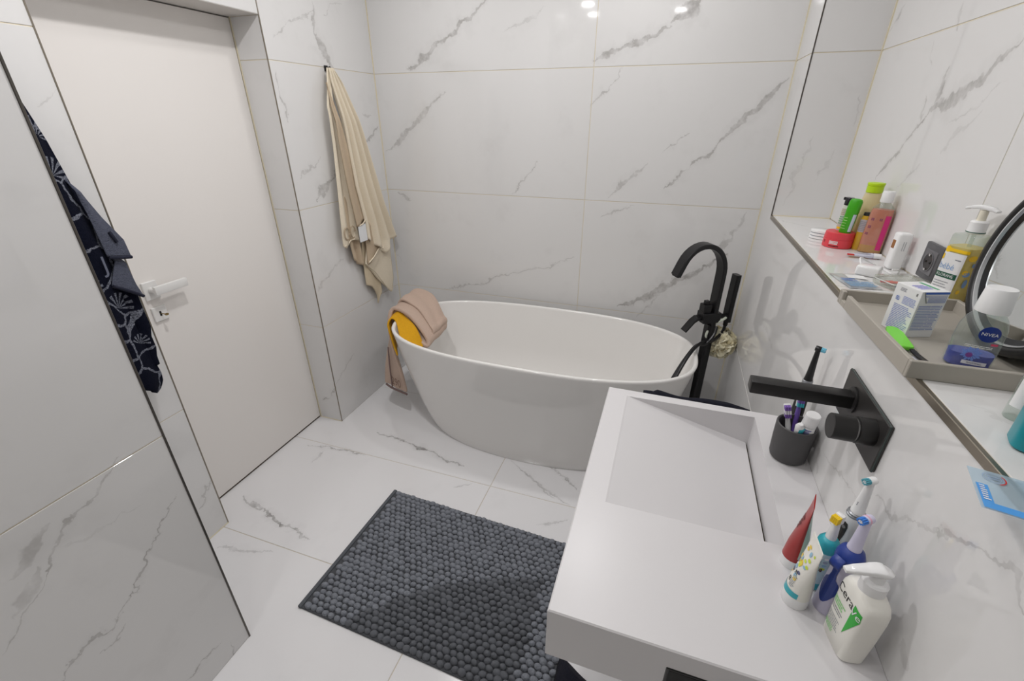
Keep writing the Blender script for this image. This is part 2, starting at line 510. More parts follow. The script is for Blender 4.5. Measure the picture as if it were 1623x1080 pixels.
def tile_poly(parent, axis, val, side, poly, m, name='tile'):
    """one tile on the plane axis=val whose visible face looks to side (+1/-1); poly in the two other axes, shrunk by half a joint already"""
    k = 'xyz'.index(axis); ij = [a for a in range(3) if a != k]
    bm = nb()
    cx = sum(p[0] for p in poly) / len(poly); cy = sum(p[1] for p in poly) / len(poly)
    def pt(u, v, w):
        c = [0, 0, 0]; c[ij[0]] = u; c[ij[1]] = v; c[k] = w
        return bm.verts.new(c)
    ch = 0.0006
    def inset(p):
        return (p[0] + math.copysign(ch, cx - p[0]), p[1] + math.copysign(ch, cy - p[1]))
    r0 = [pt(u, v, val - side * TH) for u, v in poly]
    r1 = [pt(u, v, val - side * ch) for u, v in poly]
    r2 = [pt(*inset(p), val) for p in poly]
    ring_faces(bm, [r0, r1, r2], True, True, True)
    return obj(name, bm, m, parent, smooth=0)

def tile_grid(parent, axis, val, side, us, vs, m, name='tile'):
    for u0, u1 in zip(us[:-1], us[1:]):
        for v0, v1 in zip(vs[:-1], vs[1:]):
            if u1 - u0 < 0.01 or v1 - v0 < 0.01: continue
            tile_poly(parent, axis, val, side, [(u0 + J, v0 + J), (u1 - J, v0 + J), (u1 - J, v1 - J), (u0 + J, v1 - J)], m, name)

def slab(name, lo, hi, m=M_GROUT, parent=None):
    o = boxobj(name, lo, hi, m, parent)
    if parent is None: struct(o)
    return o

# floor
fl = slab('floor', (-1.95, YF, -0.08), (0.80, YB + 0.1, -TH), M_GROUT_F)
tile_grid(fl, 'z', 0.0, 1, (-1.7765, -0.5765, XR), (-0.173, 0.427, 1.027, 1.6255, 2.2255, YB), M_FLOOR)
tile_grid(fl, 'z', 0.0, 1, (-1.7765, -0.5765, XR), (-0.773, -0.173), M_FLOOR)
# ceiling
slab('ceiling', (-1.95, YF, CEIL), (0.90, YB + 0.1, CEIL + 0.1), M_PAINT)
# back wall
wb = slab('wall_back', (-1.95, YB + TH, 0), (0.90, YB + 0.12, CEIL))
tile_grid(wb, 'y', YB, -1, (XW, GX, XR), ROWS_Z, M_BACK)
# left wall with the door recess
wl = slab('wall_left', (XW - 0.35, YD2 + TH, 0), (XW - TH, YB, CEIL))
tile_grid(wl, 'x', XW, 1, (YD2, YB), ROWS_Z, M_LEFT)
tile_grid(wl, 'y', YD2, -1, (XD, XW), (0, 0.6, 1.2, 1.8, HD), M_REVEAL)
wl2 = slab('wall_left.001', (XW - 0.35, YP, 0), (XW - TH, YD1 - TH, CEIL))
tile_grid(wl2, 'x', XW, 1, (YP, YD1), ROWS_Z, M_LEFT)
tile_grid(wl2, 'y', YD1, 1, (XD, XW), (0, 0.6, 1.2, 1.8, HD), M_REVEAL)
wl3 = slab('wall_left.002', (XW - 0.35, YD1 - TH, HD), (XW - TH, YD2 + TH, CEIL), mat('lintel_plaster', (214, 210, 205), 0.7))
tile_grid(wl3, 'x', XW, 1, (YD1, YD2), (HD, 2.4, CEIL), M_LEFT)
# partition in the near left, its tiled face looking to the right
wp = slab('wall_partition', (XW - 0.35, YF, 0), (XP - TH, YP - TH, CEIL))
tile_grid(wp, 'x', XP, 1, (-0.491, YP), (0, 0.857, 2.057, CEIL), M_PANEL)
tile_grid(wp, 'y', YP, 1, (XW, XP), (0, 0.6, 1.2, 1.8, 2.4, CEIL), M_REVEAL)
# right wall below and beside the niche
wr = slab('wall_right', (XR + TH, YF, 0), (XN + 0.15, YB, ZS - 0.012))
wr2 = slab('wall_right.001', (XR + TH, YN + TH, ZS - 0.012), (XN + 0.15, YB, CEIL))
ZR = 0.578
tile_grid(wr, 'x', XR, -1, (-0.85, 0.35, YB), (0, ZR), M_RIGHT)
tile_grid(wr, 'x', XR, -1, (-0.85, 0.35), (ZR, ZS - 0.014), M_RIGHT)
tile_poly(wr, 'x', XR, -1, [(0.35 + J, ZR + J), (YB - J, ZR + J), (YB - J, 1.8 - J), (YN + 0.001, 1.8 - J), (YN + 0.001, ZS - 0.014), (0.35 + J, ZS - 0.014)], M_RIGHT)
tile_grid(wr2, 'x', XR, -1, (YN, YB), (1.8, 2.4, CEIL), M_RIGHT)
tile_grid(wr2, 'y', YN, -1, (XR, XN), (ZS, 1.8, 2.4, CEIL), M_NSIDE)
# niche back wall and its ledge
wn = slab('wall_niche', (XN + TH, YF, ZS - 0.012), (XN + 0.15, YN + TH, CEIL))
tile_grid(wn, 'x', XN, -1, (-1.033, 0.167, 1.367, YN), (ZS, 1.8, 2.4, CEIL), M_NICHE)
tile_grid(wr, 'z', ZS, 1, (XR + 0.006, XN), (-1.033, 0.167, 1.367, YN), M_LEDGE, 'ledge_tile')
slab('ledge_bed', (XR + 0.006, YF, ZS - 0.0125), (XN, YN, ZS - TH), M_GROUT, wr)
# unseen wall behind the camera, tiles greyed to cut bounce onto the basin
wf = slab('wall_front', (-1.95, YF - 0.1, 0), (0.90, YF, CEIL), M_GROUT)
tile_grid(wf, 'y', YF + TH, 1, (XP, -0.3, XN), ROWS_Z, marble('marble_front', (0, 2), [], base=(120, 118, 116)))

# metal edge profiles
def trim(n, lo, hi, m): return struct(boxobj('trim_%d' % n, lo, hi, m, None, 0.0008))
trim(1, (XR - 0.002, -0.85, ZS - 0.0135), (XR + 0.0055, YN, ZS + 0.0005), M_STEEL)
trim(2, (XR - 0.0015, YN - 0.0012, ZS), (XR + 0.003, YN + 0.004, CEIL), M_STEEL_D)
trim(3, (XW - 0.003, YD2 - 0.0015, 0), (XW + 0.002, YD2 + 0.003, CEIL), M_STEEL)
trim(4, (XW - 0.003, YD1 - 0.003, 0), (XW + 0.002, YD1 + 0.0015, CEIL), M_STEEL)
trim(5, (XP - 0.003, YP - 0.004, 0), (XP + 0.002, YP + 0.0015, CEIL), M_STEEL_D)
# bead of filler round the tiled inner corners
M_SIL = mat('corner_filler', (226, 216, 190), 0.6)
def bead(n, lo, hi): return struct(boxobj('trim_%d' % n, lo, hi, M_SIL))
bead(6, (XW, YB - 0.004, 0.001), (XW + 0.004, YB, CEIL)); bead(7, (XR - 0.004, YB - 0.004, 0.001), (XR, YB, CEIL))
bead(8, (XN - 0.004, YN - 0.004, ZS + 0.001), (XN, YN, CEIL)); bead(9, (XR + 0.006, YN - 0.003, ZS), (XN - 0.004, YN, ZS + 0.003))
bead(10, (XD, YD2 - 0.004, 0.001), (XD + 0.004, YD2, HD)); bead(11, (XD + 0.004, YD2 - 0.003, 0), (XW, YD2, 0.003))
bead(12, (XW, YP, 0), (XW + 0.003, YD1, 0.003))

# door
door = struct(boxobj('door_1', (XD - 0.045, YD1 + 0.003, 0.010), (XD, YD2 - 0.004, HD - 0.004), M_DOOR, None, 0.002))
boxobj('threshold', (XD - 0.05, YD1 + 0.003, 0.0), (XD - 0.004, YD2 - 0.004, 0.004), mat('threshold_strip', (96, 84, 74), 0.5), door)
M_HW = mat('white_door_metal', (232, 231, 229), 0.28)
hy = 1.176
boxobj('handle_rosette', (XD, hy - 0.026, 1.015 - 0.034), (XD + 0.010, hy + 0.026, 1.015 + 0.034), M_HW, door, 0.002)
bm = nb(); tube([(XD + 0.008, hy - 0.002, 1.018), (XD + 0.042, hy - 0.002, 1.018)], 0.010, 14, bm)
box(bm, (XD + 0.036, hy - 0.012, 1.003), (XD + 0.050, hy + 0.113, 1.035), 0.003, 2)
obj('door_handle', bm, M_HW, door)
boxobj('lock_rosette', (XD, hy - 0.023, 0.922 - 0.028), (XD + 0.009, hy + 0.029, 0.922 + 0.028), M_HW, door, 0.002)
M_BLK = mat('black_hole', (10, 10, 10), 0.6)
boxobj('keyhole', (XD + 0.009, hy - 0.001, 0.913), (XD + 0.0098, hy + 0.006, 0.932), M_BLK, door)
key = thing('key', 'small brass key sticking out of the white door lock', 'key', (XD + 0.0098, hy + 0.003, 0.922))
bm = nb(); tube([(0, 0, 0), (0.018, 0.002, 0)], 0.0017, 8, bm); obj('key_shaft', bm, mat('aged_brass', (150, 128, 80), 0.35, metal=0.9), key)
bm = nb(); prism(bm, disc(0, 0, 0.009, 0.006, 16), -0.001, 0.001, Matrix.Translation((0.026, 0.003, 0)) @ Matrix.Rotation(R(25), 4, 'X') ); obj('key_bow', bm, mat('aged_brass'), key)

# ceiling spots above the frame; near ones glint in the tiles, far ones are added
M_LED = bpy.data.materials.new('led_lens'); M_LED.use_nodes = True
pb = M_LED.node_tree.nodes['Principled BSDF']; pb.inputs['Emission Color'].default_value = (1, 0.97, 0.93, 1); pb.inputs['Emission Strength'].default_value = 6
M_CAN = mat('spot_ring', (235, 235, 235), 0.4)
SPOT_PLACE = ['above the near end of the tiled partition', 'behind the camera on the partition side', 'behind the camera on the basin side', 'above the floor beside the near end of the washbasin',
              'added above the bath mat in front of the door', 'added above the far end of the washbasin', 'added above the left end of the bathtub', 'added above the right end of the bathtub']
for i, (x, y, p) in enumerate(SPOTS):
    t = thing('ceiling_spotlight', 'white round recessed ceiling spotlight ' + SPOT_PLACE[i], 'light', (x, y, CEIL), group='recessed ceiling spotlights')
    obj('ring', lathe([(0.052, 0), (0.066, 0), (0.066, -0.004), (0.060, -0.007), (0.052, -0.006)], 32, False, False), M_CAN, t)
    obj('lens', lathe([(0.052, -0.001), (0.052, -0.003)], 24), M_LED, t)

# ------------------------------------------------------------------ bathtub
M_ACR = mat('white_acrylic', (238, 236, 233), 0.07)
M_ACR_IN = M_ACR
TUB = (-0.508, 2.119)
tub = thing('bathtub', 'white freestanding oval bathtub standing before the marble back wall', 'bathtub', (TUB[0], TUB[1], 0))
def tub_out(z):
    t = max(0.0, z / 0.6) ** 0.78
    return 0.60 + 0.18 * t, 0.283 + 0.092 * t, 2.2 + 0.45 * t
rows = []
for z in [0.0, 0.02, 0.06, 0.12, 0.19, 0.27, 0.35, 0.43, 0.50, 0.56, 0.585]:
    a, b, n = tub_out(z); rows.append((z, a, b, n))
a, b, n = tub_out(0.6)
w = 0.020
rows += [(0.594, a - 0.001, b - 0.001, n), (0.599, a - 0.004, b - 0.004, n), (0.601, a - 0.008, b - 0.008, n), (0.600, a - w + 0.005, b - w + 0.005, n), (0.596, a - w + 0.001, b - w + 0.001, n), (0.586, a - w, b - w, n)]
for z in [0.55, 0.49, 0.42, 0.34, 0.27, 0.21, 0.17, 0.145]:
    a, b, n = tub_out(z); k = (0.586 - z) / 0.44
    rows.append((z, a - w - 0.02 * k - 0.05 * max(0, k - 0.72) / 0.28, b - w - 0.012 * k - 0.05 * max(0, k - 0.72) / 0.28, n))
a, b, n = tub_out(0.14)
rows += [(0.135, a - 0.16, b - 0.14, 2.2), (0.132, a - 0.35, b - 0.2, 2.1)]
bm = nb()
rings = [[bm.verts.new((x, y, z)) for x, y in (sup(a, b, n, 2 * PI * (i + 0.5) / 128) for i in range(128))] for (z, a, b, n) in rows]
ring_faces(bm, rings)
obj('shell', bm, M_ACR, tub, 50)
M_CHR = mat('polished_chrome', (215, 215, 215), 0.12, metal=1.0)
obj('drain_cap', lathe([(0.0, 0.004), (0.030, 0.004), (0.033, 0.001), (0.033, 0.0)], 24, False), M_CHR, tub, loc=(0, 0, 0.1322))

# ------------------------------------------------------------------ floor standing tub filler
M_MB = mat('matt_black_metal', (30, 30, 32), 0.36, metal=0.35)
fx, fy = 0.312, 2.300
tf = thing('bath_filler', 'matt black floor standing gooseneck bath tap beside the tub', 'tap', (fx, fy, 0))
DV = Vector((-0.86, -0.51, 0)).normalized(); SV = Vector((-DV.y, DV.x, 0))
bm = nb(); box(bm, (-0.045, -0.045, 0), (0.045, 0.045, 0.012), 0.002); obj('base_plate', bm, M_MB, tf)
def orient(v): return DV * v[0] + SV * v[1] + Vector((0, 0, v[2]))
obj('column', ribbon_bar([(0, 0, 0.012), (0, 0, 0.3), (0, 0, 0.70)], SV, 0.046, 0.040), M_MB, tf)
pts = [orient((0, 0, 0.69)), orient((0, 0, 0.80)), orient((0, 0, 0.92))]
RA = 0.108
for k in range(0, 15):
    a = PI * k / 14 * 0.86
    pts.append(orient((RA - RA * math.cos(a), 0, 0.955 + RA * 1.22 * math.sin(a))))
e = pts[-1]
pts.append(e + orient((0.022, 0, -0.055)))
obj('spout', ribbon_bar(pts, SV, 0.058, 0.021), M_MB, tf, 22)
bm = nb(); ribbon_bar([pts[-1] + Vector((0, 0, 0.001)), pts[-1] + orient((0.001, 0, -0.004))], SV, 0.046, 0.012, bm)
obj('aerator', bm, M_BLK, tf)
MD = Matrix(((DV.x, SV.x, 0, 0), (DV.y, SV.y, 0, 0), (0, 0, 1, 0), (0, 0, 0, 1)))
bm = nb(); box(bm, (-0.028, -0.030, 0.715), (0.062, 0.030, 0.765), 0.002, 1, MD); obj('valve_body', bm, M_MB, tf)
bm = nb(); box(bm, (0.022, -0.022, 0.765), (0.062, 0.018, 0.805), 0.002, 1, MD)
box(bm, (0.030, -0.012, 0.805), (0.052, 0.010, 0.822), 0.002, 1, MD); obj('diverter_knob', bm, M_MB, tf)
obj('lever', ribbon_bar([orient((0.060, -0.005, 0.735)), orient((0.078, -0.005, 0.735)), orient((0.098, -0.005, 0.720)), orient((0.135, -0.005, 0.672))], SV, 0.042, [0.016, 0.016, 0.012, 0.009]), M_MB, tf)
bm = nb(); tube([(0.025, 0.005, 0.735), (0.062, 0.045, 0.735)], 0.011, 12, bm); tube([(0.062, 0.040, 0.735), (0.070, 0.052, 0.712)], 0.013, 12, bm)
obj('shower_holder', bm, M_MB, tf)
# the hand shower and its hose
hs = thing('hand_shower', 'black bar shaped hand shower with a looping hose hanging in the bath tap holder', 'shower', (0.386, 2.358, 0.700))
obj('hand_grip', ribbon_bar([(0, 0, 0), (0, 0.001, 0.10), (0.002, 0.004, 0.235)], SV, 0.044, 0.026), M_MB, hs)
obj('hose_nut', lathe([(0.009, -0.024), (0.011, -0.020), (0.011, 0.0), (0.008, 0.002)], 16), M_MB, hs)
hp = catmull([(0.386, 2.358, 0.678), (0.375, 2.33, 0.650), (0.335, 2.27, 0.626), (0.275, 2.19, 0.640), (0.225, 2.10, 0.608), (0.172, 1.985, 0.520), (0.135, 1.955, 0.40), (0.10, 1.99, 0.27), (0.04, 2.06, 0.215),
              (0.02, 2.12, 0.212), (0.07, 2.11, 0.26), (0.105, 2.01, 0.36), (0.150, 1.985, 0.490), (0.205, 2.075, 0.588), (0.255, 2.170, 0.632), (0.300, 2.212, 0.630), (0.330, 2.240, 0.668), (0.338, 2.262, 0.705)], 8)
obj('hose', tube([p - Vector((0.386, 2.358, 0.700)) for p in hp], 0.0075, 10), mat('black_hose', (26, 26, 28), 0.3, metal=0.3), hs)
# bath pouf of gathered netting
rnd = random.Random(3)
pf = thing('bath_pouf', 'cream netting bath pouf hanging from the bath tap by a pale cord', 'sponge', (0.380, 2.352, 0.585))
bm = nb()
for k in range(70):
    d = Vector((rnd.gauss(0, 1), rnd.gauss(0, 1), rnd.gauss(0, 1))).normalized()
    sx = d.orthogonal().normalized(); sy = d.cross(sx)
    r0 = 0.064 * rnd.uniform(0.85, 1.12); wv = rnd.uniform(0, 6)
    vs = []
    n = 14
    for ring, rr in enumerate((0.006, 0.022, 0.036)):
        vs.append([bm.verts.new(d * (r0 * (0.78 + 0.11 * ring) + (0.006 * math.sin(4 * 2 * PI * i / n + wv) if ring else 0)) + (sx * math.cos(2 * PI * i / n) + sy * math.sin(2 * PI * i / n)) * rr * (1 + 0.2 * math.sin(3 * 2 * PI * i / n + wv))) for i in range(n)])
    ring_faces(bm, vs, True, False, False)
obj('netting', bm, mat('cream_netting', (255, 245, 218), 0.6, sss=0.6), pf, 60)
obj('cord', tube(catmull([(-0.05, -0.05, 0.02), (-0.078, -0.075, 0.060), (-0.060, -0.065, 0.110), (-0.02, -0.06, 0.145), (-0.005, -0.04, 0.150)], 6), 0.006, 8), mat('pale_cord', (214, 220, 206), 0.7), pf)

# ------------------------------------------------------------------ washbasin
SX, SY1, SY2, ZT, SZB = -0.0507, 0.5955, 1.344, 0.8404, 0.713
M_SOL = mat('white_solid_surface', (216, 214, 215), 0.30)
sink = thing('washbasin', 'white rectangular wall hung washbasin with a sloping trough', 'sink', (0, 0, 0))
bx1, bx2, by1, by2 = 0.007, 0.356, 0.868, 1.313
bm = nb()
V = bm.verts.new
e = 0.0025
def rect(x0, x1, y0, y1, z): return [V((x0, y0, z)), V((x1, y0, z)), V((x1, y1, z)), V((x0, y1, z))]
xr_ = XR - 0.0005
o_bot = rect(SX + e, xr_, SY1 + e, SY2 - e, SZB); o_b2 = rect(SX, xr_, SY1, SY2, SZB + e)
o_t2 = rect(SX, xr_, SY1, SY2, ZT - e); o_top = rect(SX + e, xr_, SY1 + e, SY2 - e, ZT)
ring_faces(bm, [o_bot, o_b2, o_t2, o_top], True, True, False)
i_top = rect(bx1, bx2, by1, by2, ZT)
for k in range(4):
    bm.faces.new((o_top[k], o_top[(k + 1) % 4], i_top[(k + 1) % 4], i_top[k]))
xs = bx2 - 0.006
ib = [V((bx1 + 0.004, by1 + 0.003, ZT - 0.0015)), V((xs - 0.0, by1 + 0.003, 0.753)), V((xs, by2 - 0.003, 0.753)), V((bx1 + 0.004, by2 - 0.003, ZT - 0.0015))]
# slot: floor ends 5 mm before the tap-side wall
sl = [V((xs + 0.005, by1 + 0.003, 0.753)), V((xs + 0.005, by2 - 0.003, 0.753))]
d0, d1 = V((xs, by1 + 0.003, 0.735)), V((xs, by2 - 0.003, 0.735)); d2, d3 = V((xs + 0.005, by1 + 0.003, 0.735)), V((xs + 0.005, by2 - 0.003, 0.735))
bm.faces.new((i_top[0], i_top[1], sl[0], ib[1], ib[0])); bm.faces.new((i_top[3], ib[3], ib[2], sl[1], i_top[2]))
bm.faces.new((i_top[0], ib[0], ib[3], i_top[3])); bm.faces.new((i_top[1], i_top[2], sl[1], sl[0]))
bm.faces.new(ib)
bm.faces.new((ib[1], ib[2], d1, d0)); bm.faces.new((sl[0], d2, d3, sl[1])); bm.faces.new((d0, d1, d3, d2)); bm.faces.new((ib[1], d0, d2, sl[0])); bm.faces.new((ib[2], sl[1], d3, d1))
obj('basin_body', bm, M_SOL, sink, 0)
boxobj('drain_slot', (xs + 0.0003, by1 + 0.004, 0.7355), (xs + 0.0047, by2 - 0.004, 0.746), mat('slot_shadow_brass', (62, 50, 30), 0.6), sink)
# black towel slot in the near end; a raised black panel imitates its shaded hollow
bm = nb(); box(bm, (0.148, SY1 - 0.0015, 0.735), (0.372, SY1 + 0.004, 0.797), 0.0025); obj('towel_slot', bm, mat('black_slot', (14, 14, 15), 0.35), sink)
bm = nb(); box(bm, (0.153, SY1 - 0.0022, 0.740), (0.367, SY1 + 0.002, 0.792), 0.001); obj('slot_dark_panel', bm, M_BLK, sink)
# rail under the far end for the towel
RY, RZ_ = SY2 + 0.020, 0.808
bm = nb(); tube([(0.00, RY, RZ_), (0.44, RY, RZ_)], 0.006, 12, bm); tube([(0.02, SY2 - 0.001, RZ_), (0.02, RY, RZ_)], 0.005, 8, bm); tube([(0.43, SY2 - 0.001, RZ_), (0.43, RY, RZ_)], 0.005, 8, bm)
obj('towel_rail', bm, M_MB, sink)

# wall mounted basin tap
tap = thing('basin_tap', 'matt black wall mounted basin tap with a flat square plate', 'tap', (XR, 1.004, 1.079))
M_MB2 = mat('satin_black_metal', (44, 43, 43), 0.42, metal=0.4)
bm = nb(); box(bm, (-0.008, -0.104, -0.049), (0.0, 0.104, 0.049), 0.0015)
obj('wall_plate', bm, mat('satin_black_plate', (66, 64, 63), 0.38, metal=0.5), tap)
boxobj('plate_edge', (-0.0070, -0.1045, -0.0495), (-0.003, 0.1045, 0.0495), mat('dark_glass_edge', (62, 72, 70), 0.15, metal=0.3), tap, 0.001)
bm = nb(); box(bm, (-0.195, 0.030, -0.006), (-0.008, 0.062, 0.022), 0.003, 2)
obj('spout', bm, M_MB2, tap)
obj('spout_collar', lathe([(0.026, 0), (0.026, 0.003), (0.022, 0.004)], 32), M_MB2, tap, loc=(-0.0085, 0.046, 0.008), rot=(0, R(-90), 0))
kn = obj('mixer_body', lathe([(0.0245, 0), (0.0245, 0.026), (0.0235, 0.0265)], 40), M_MB2, tap, loc=(-0.008, -0.064, 0.008), rot=(0, R(-90), 0))
obj('mixer_gap', lathe([(0.0215, 0.0255), (0.0215, 0.031)], 32), mat('dark_chrome', (120, 120, 120), 0.2, metal=1.0), tap, loc=(-0.008, -0.064, 0.008), rot=(0, R(-90), 0))
obj('mixer_handle', lathe([(0.0225, 0.0300), (0.0235, 0.0305), (0.0235, 0.0655), (0.0225, 0.0665), (0.0, 0.0665)], 40, True, False), M_MB2, tap, loc=(-0.008, -0.064, 0.008), rot=(0, R(-90), 0))

# ------------------------------------------------------------------ bath mat of chenille tufts
def mapmat(o_, u_, v_):  # mat coordinates from its far left corner
    return o_ + u_ + v_
mat_root = thing('bath_mat', 'grey chenille bath mat of chunky tufts on the white floor', 'bath mat', (-0.985, 1.447, 0.0), R(-2.0))
ML, MW = 0.925, 0.605
bm = nb(); box(bm, (0, -MW, 0.0005), (ML, 0, 0.007), 0.002)
M_MATB = mat('grey_mat_backing', (74, 76, 80), 0.95)
obj('backing', bm, M_MATB, mat_root)
bm = nb(); box(bm, (-0.010, -MW - 0.002, 0.001), (0.006, 0.002, 0.012), 0.004, 2)
obj('hem', bm, mat('grey_mat_hem', (88, 91, 96), 0.95, bump=(300, 0.6, 0.002)), mat_root)
M_TUFT = mat('grey_chenille', (124, 128, 136), 0.92, bump=(170, 0.9, 0.004), var=(60, 0.30), sheen=0.1)
# vary tufts one by one
nt = M_TUFT.node_tree
def tuft_mesh():
    bm = nb()
    n = 10
    rings = []
    for r, z in ((1.0, -0.25), (1.02, 0.25), (0.80, 0.72), (0.40, 0.97)):
        rings.append([bm.verts.new((r * math.cos(2 * PI * i / n), r * math.sin(2 * PI * i / n), z)) for i in range(n)])
    ring_faces(bm, rings)
    bmesh.ops.recalc_face_normals(bm, faces=bm.faces)
    me = bpy.data.meshes.new('tuft'); bm.to_mesh(me); bm.free()
    me.polygons.foreach_set('use_smooth', [True] * len(me.polygons))
    me.materials.append(M_TUFT)
    return me
TM = tuft_mesh()
rnd = random.Random(11)
NU, NVV = 35, 29
spots = []
for j in range(NVV):
    for i in range(NU):
        x = 0.020 + (i + 0.5 + (0.5 if j % 2 else 0) - 0.25) * (ML - 0.026) / NU + rnd.uniform(-0.002, 0.002)
        y = -0.006 - (j + 0.5) * (MW - 0.010) / NVV + rnd.uniform(-0.0016, 0.0016)
        spots.append((x, y, rnd.uniform(0.85, 1.12), rnd.uniform(-0.45, 0.45), rnd.uniform(0.8, 1.12)))
mc = math.cos(R(-2.0)); ms = math.sin(R(-2.0))
def cam_dist(s):
    wx = -0.985 + s[0] * mc - s[1] * ms; wy = 1.447 + s[0] * ms + s[1] * mc
    hidden = 3.0 if wx > -0.20 else 0.0     # under the basin
    return (wx - 0.05) ** 2 + (wy - 0.12) ** 2 + hidden
spots.sort(key=cam_dist)
rest = nb()
for k, (x, y, s, a, h) in enumerate(spots):
    M = Matrix.Translation((x, y, 0.008)) @ Matrix.Rotation(a, 4, 'Z') @ Matrix.Diagonal((0.0140 * s, 0.0108 * s, 0.0145 * h, 1))
    if k < 300:
        o = bpy.data.objects.new('tuft', TM)
        link(o, mat_root); o.matrix_local = M
    else:
        n0 = len(rest.verts)
        rest.from_mesh(TM)
        rest.verts.ensure_lookup_table()
        bmesh.ops.transform(rest, matrix=M, verts=rest.verts[n0:])
o = obj('tufts', rest, M_TUFT, mat_root, 0)
o.data.polygons.foreach_set('use_smooth', [True] * len(o.data.polygons))
o['kind'] = 'stuff'

# navy rug folded on the floor under the basin
M_NAVY = mat('navy_terry', (13, 15, 32), 0.95, bump=(420, 1.0, 0.004), var=(140, 0.55), sheen=0.0)
def rug_fn(s, t):
    x = -0.082 + 0.34 * s; y = 0.985 - 0.05 * min(1, 2.5 * s) - 0.33 * t - 0.01 * math.sin(5 * s)
    ex = min(s, 1 - s, t, 1 - t) * 9
    z = 0.014 + 0.034 * min(1, ex) ** 0.5 + 0.004 * math.sin(17 * s + 3 * t) + (0.016 if s < 0.28 else 0.0) * min(1, ex)
    return Vector((x, y, z))
rug_bm = grid(rug_fn, 40, 36)
rug = tag(obj('navy_rug', rug_bm, M_NAVY, None, 80), 'navy fluffy rug on the floor under the near end of the washbasin', 'rug')
mo = rug.modifiers.new('thick', 'SOLIDIFY'); mo.thickness = 0.012; mo.offset = -1
# navy towel over the rail at the far end
def nt_fn(s, t):
    x = 0.052 + 0.300 * s; a = t
    if a < 0.45: y, z = RY - 0.011, RZ_ - 0.30 * (0.45 - a) / 0.45 + 0.004
    elif a > 0.55: y, z = RY + 0.013, RZ_ - 0.40 * (a - 0.55) / 0.45 + 0.004
    else:
        q = (a - 0.45) / 0.10 * PI
        y, z = RY - 0.011 * math.cos(q) + 0.001, RZ_ + 0.004 + 0.024 * math.sin(q)
    return Vector((x, y + 0.003 * math.sin(14 * s), z + (0.004 * math.sin(9 * s + 1) - 0.010 * (s > 0.8) * (s - 0.8) * 5 + (-0.008 if s < 0.13 else 0.0)) ))
ntw = tag(obj('hand_towel', grid(nt_fn, 30, 60), M_NAVY, None, 80), 'navy hand towel over the rail at the far end of the washbasin', 'towel')
mo = ntw.modifiers.new('thick', 'SOLIDIFY'); mo.thickness = 0.008; mo.offset = 0

# ------------------------------------------------------------------ towels
def interp(pl, t):
    """polyline [(key, value)] sorted by key"""
    if t <= pl[0][0]: return pl[0][1]
    for (a, va), (b, vb) in zip(pl[:-1], pl[1:]):
        if a <= t <= b:
            q = (t - a) / (b - a) if b > a else 0
            return va + (vb - va) * q
    return pl[-1][1]

def hang_sheet(name, ztop, yl, yr, bottom, xfn, m, parent, nu=40, nv=60, thick=0.006):
    """cloth hanging along a wall x=const: yl/yr edges as (z, y) lists from the bottom up, bottom as (s, z), xfn(s, z, t) distance from the wall"""
    def fn(s, t):
        zb = interp(bottom, s)
        z = ztop - t * (ztop - zb)
        y = interp(yl, z) * (1 - s) + interp(yr, z) * s
        return Vector((XW + xfn(s, z, t), y, z))
    o = obj(name, grid(fn, nu, nv), m, parent, 80)
    md = o.modifiers.new('thick', 'SOLIDIFY'); md.thickness = thick; md.offset = 0
    return o

M_CREAM = mat('cream_terry', (236, 224, 202), 0.95, bump=(520, 0.8, 0.003), var=(260, 0.10), sheen=0.05)
M_TAUPE = mat('taupe_terry', (200, 180, 154), 0.95, bump=(520, 0.8, 0.003), var=(260, 0.12), sheen=0.05)
M_HEM = mat('cream_hem', (230, 218, 196), 0.9)
tw = thing('bath_towel', 'cream and taupe bath towel hanging from a black hook on the marble wall', 'towel', (0, 0, 0))
hk = thing('towel_hook', 'small square black hook on the wall above the cream towel', 'hook', (XW, 2.172, 1.796))
bm = nb(); box(bm, (0, -0.012, -0.012), (0.006, 0.012, 0.012), 0.0015); obj('hook_plate', bm, M_MB, hk)
bm = nb(); box(bm, (0.006, -0.006, -0.008), (0.026, 0.006, 0.004), 0.0015); box(bm, (0.021, -0.006, -0.008), (0.026, 0.006, 0.008), 0.0015); obj('hook_peg', bm, M_MB, hk)
def folds(base, amp, freq, ph=0.0, spread=0.35):
    def fn(s, z, t):
        g = min(1.0, t / spread)
        q = min(1.0, t / 0.25)
        return base * (0.45 + 0.55 * q) + 0.008 * (1 - g) + amp * (0.35 + 0.65 * g) * math.sin(2 * PI * (freq * s) + ph)
    return fn
ZT_ = 1.796
# outer cream sheet, right hand panel
hang_sheet('front_panel', ZT_, [(0.85, 2.212), (1.064, 2.214), (1.267, 2.178), (1.528, 2.160), (1.735, 2.140), (1.80, 2.150)],
           [(0.60, 2.455), (0.91, 2.487), (0.938, 2.492), (1.153, 2.407), (1.528, 2.296), (1.735, 2.222), (1.785, 2.186), (1.80, 2.172)],
           [(0, 0.985), (0.2, 0.945), (0.42, 0.905), (0.62, 0.860), (0.8, 0.905), (1.0, 0.938)], folds(0.054, 0.021, 3.1, 0.6), M_CREAM, tw, 60, 60)
# lower cream flap with its long point
hang_sheet('lower_flap', 1.20, [(0.55, 2.20), (0.846, 2.194), (1.0, 2.25), (1.25, 2.24)], [(0.55, 2.45), (0.70, 2.447), (0.909, 2.446), (1.25, 2.36)],
           [(0, 0.846), (0.25, 0.775), (0.5, 0.70), (0.85, 0.603), (1.0, 0.690)], folds(0.036, 0.008, 1.0, 2.0), M_CREAM, tw, 40, 40)
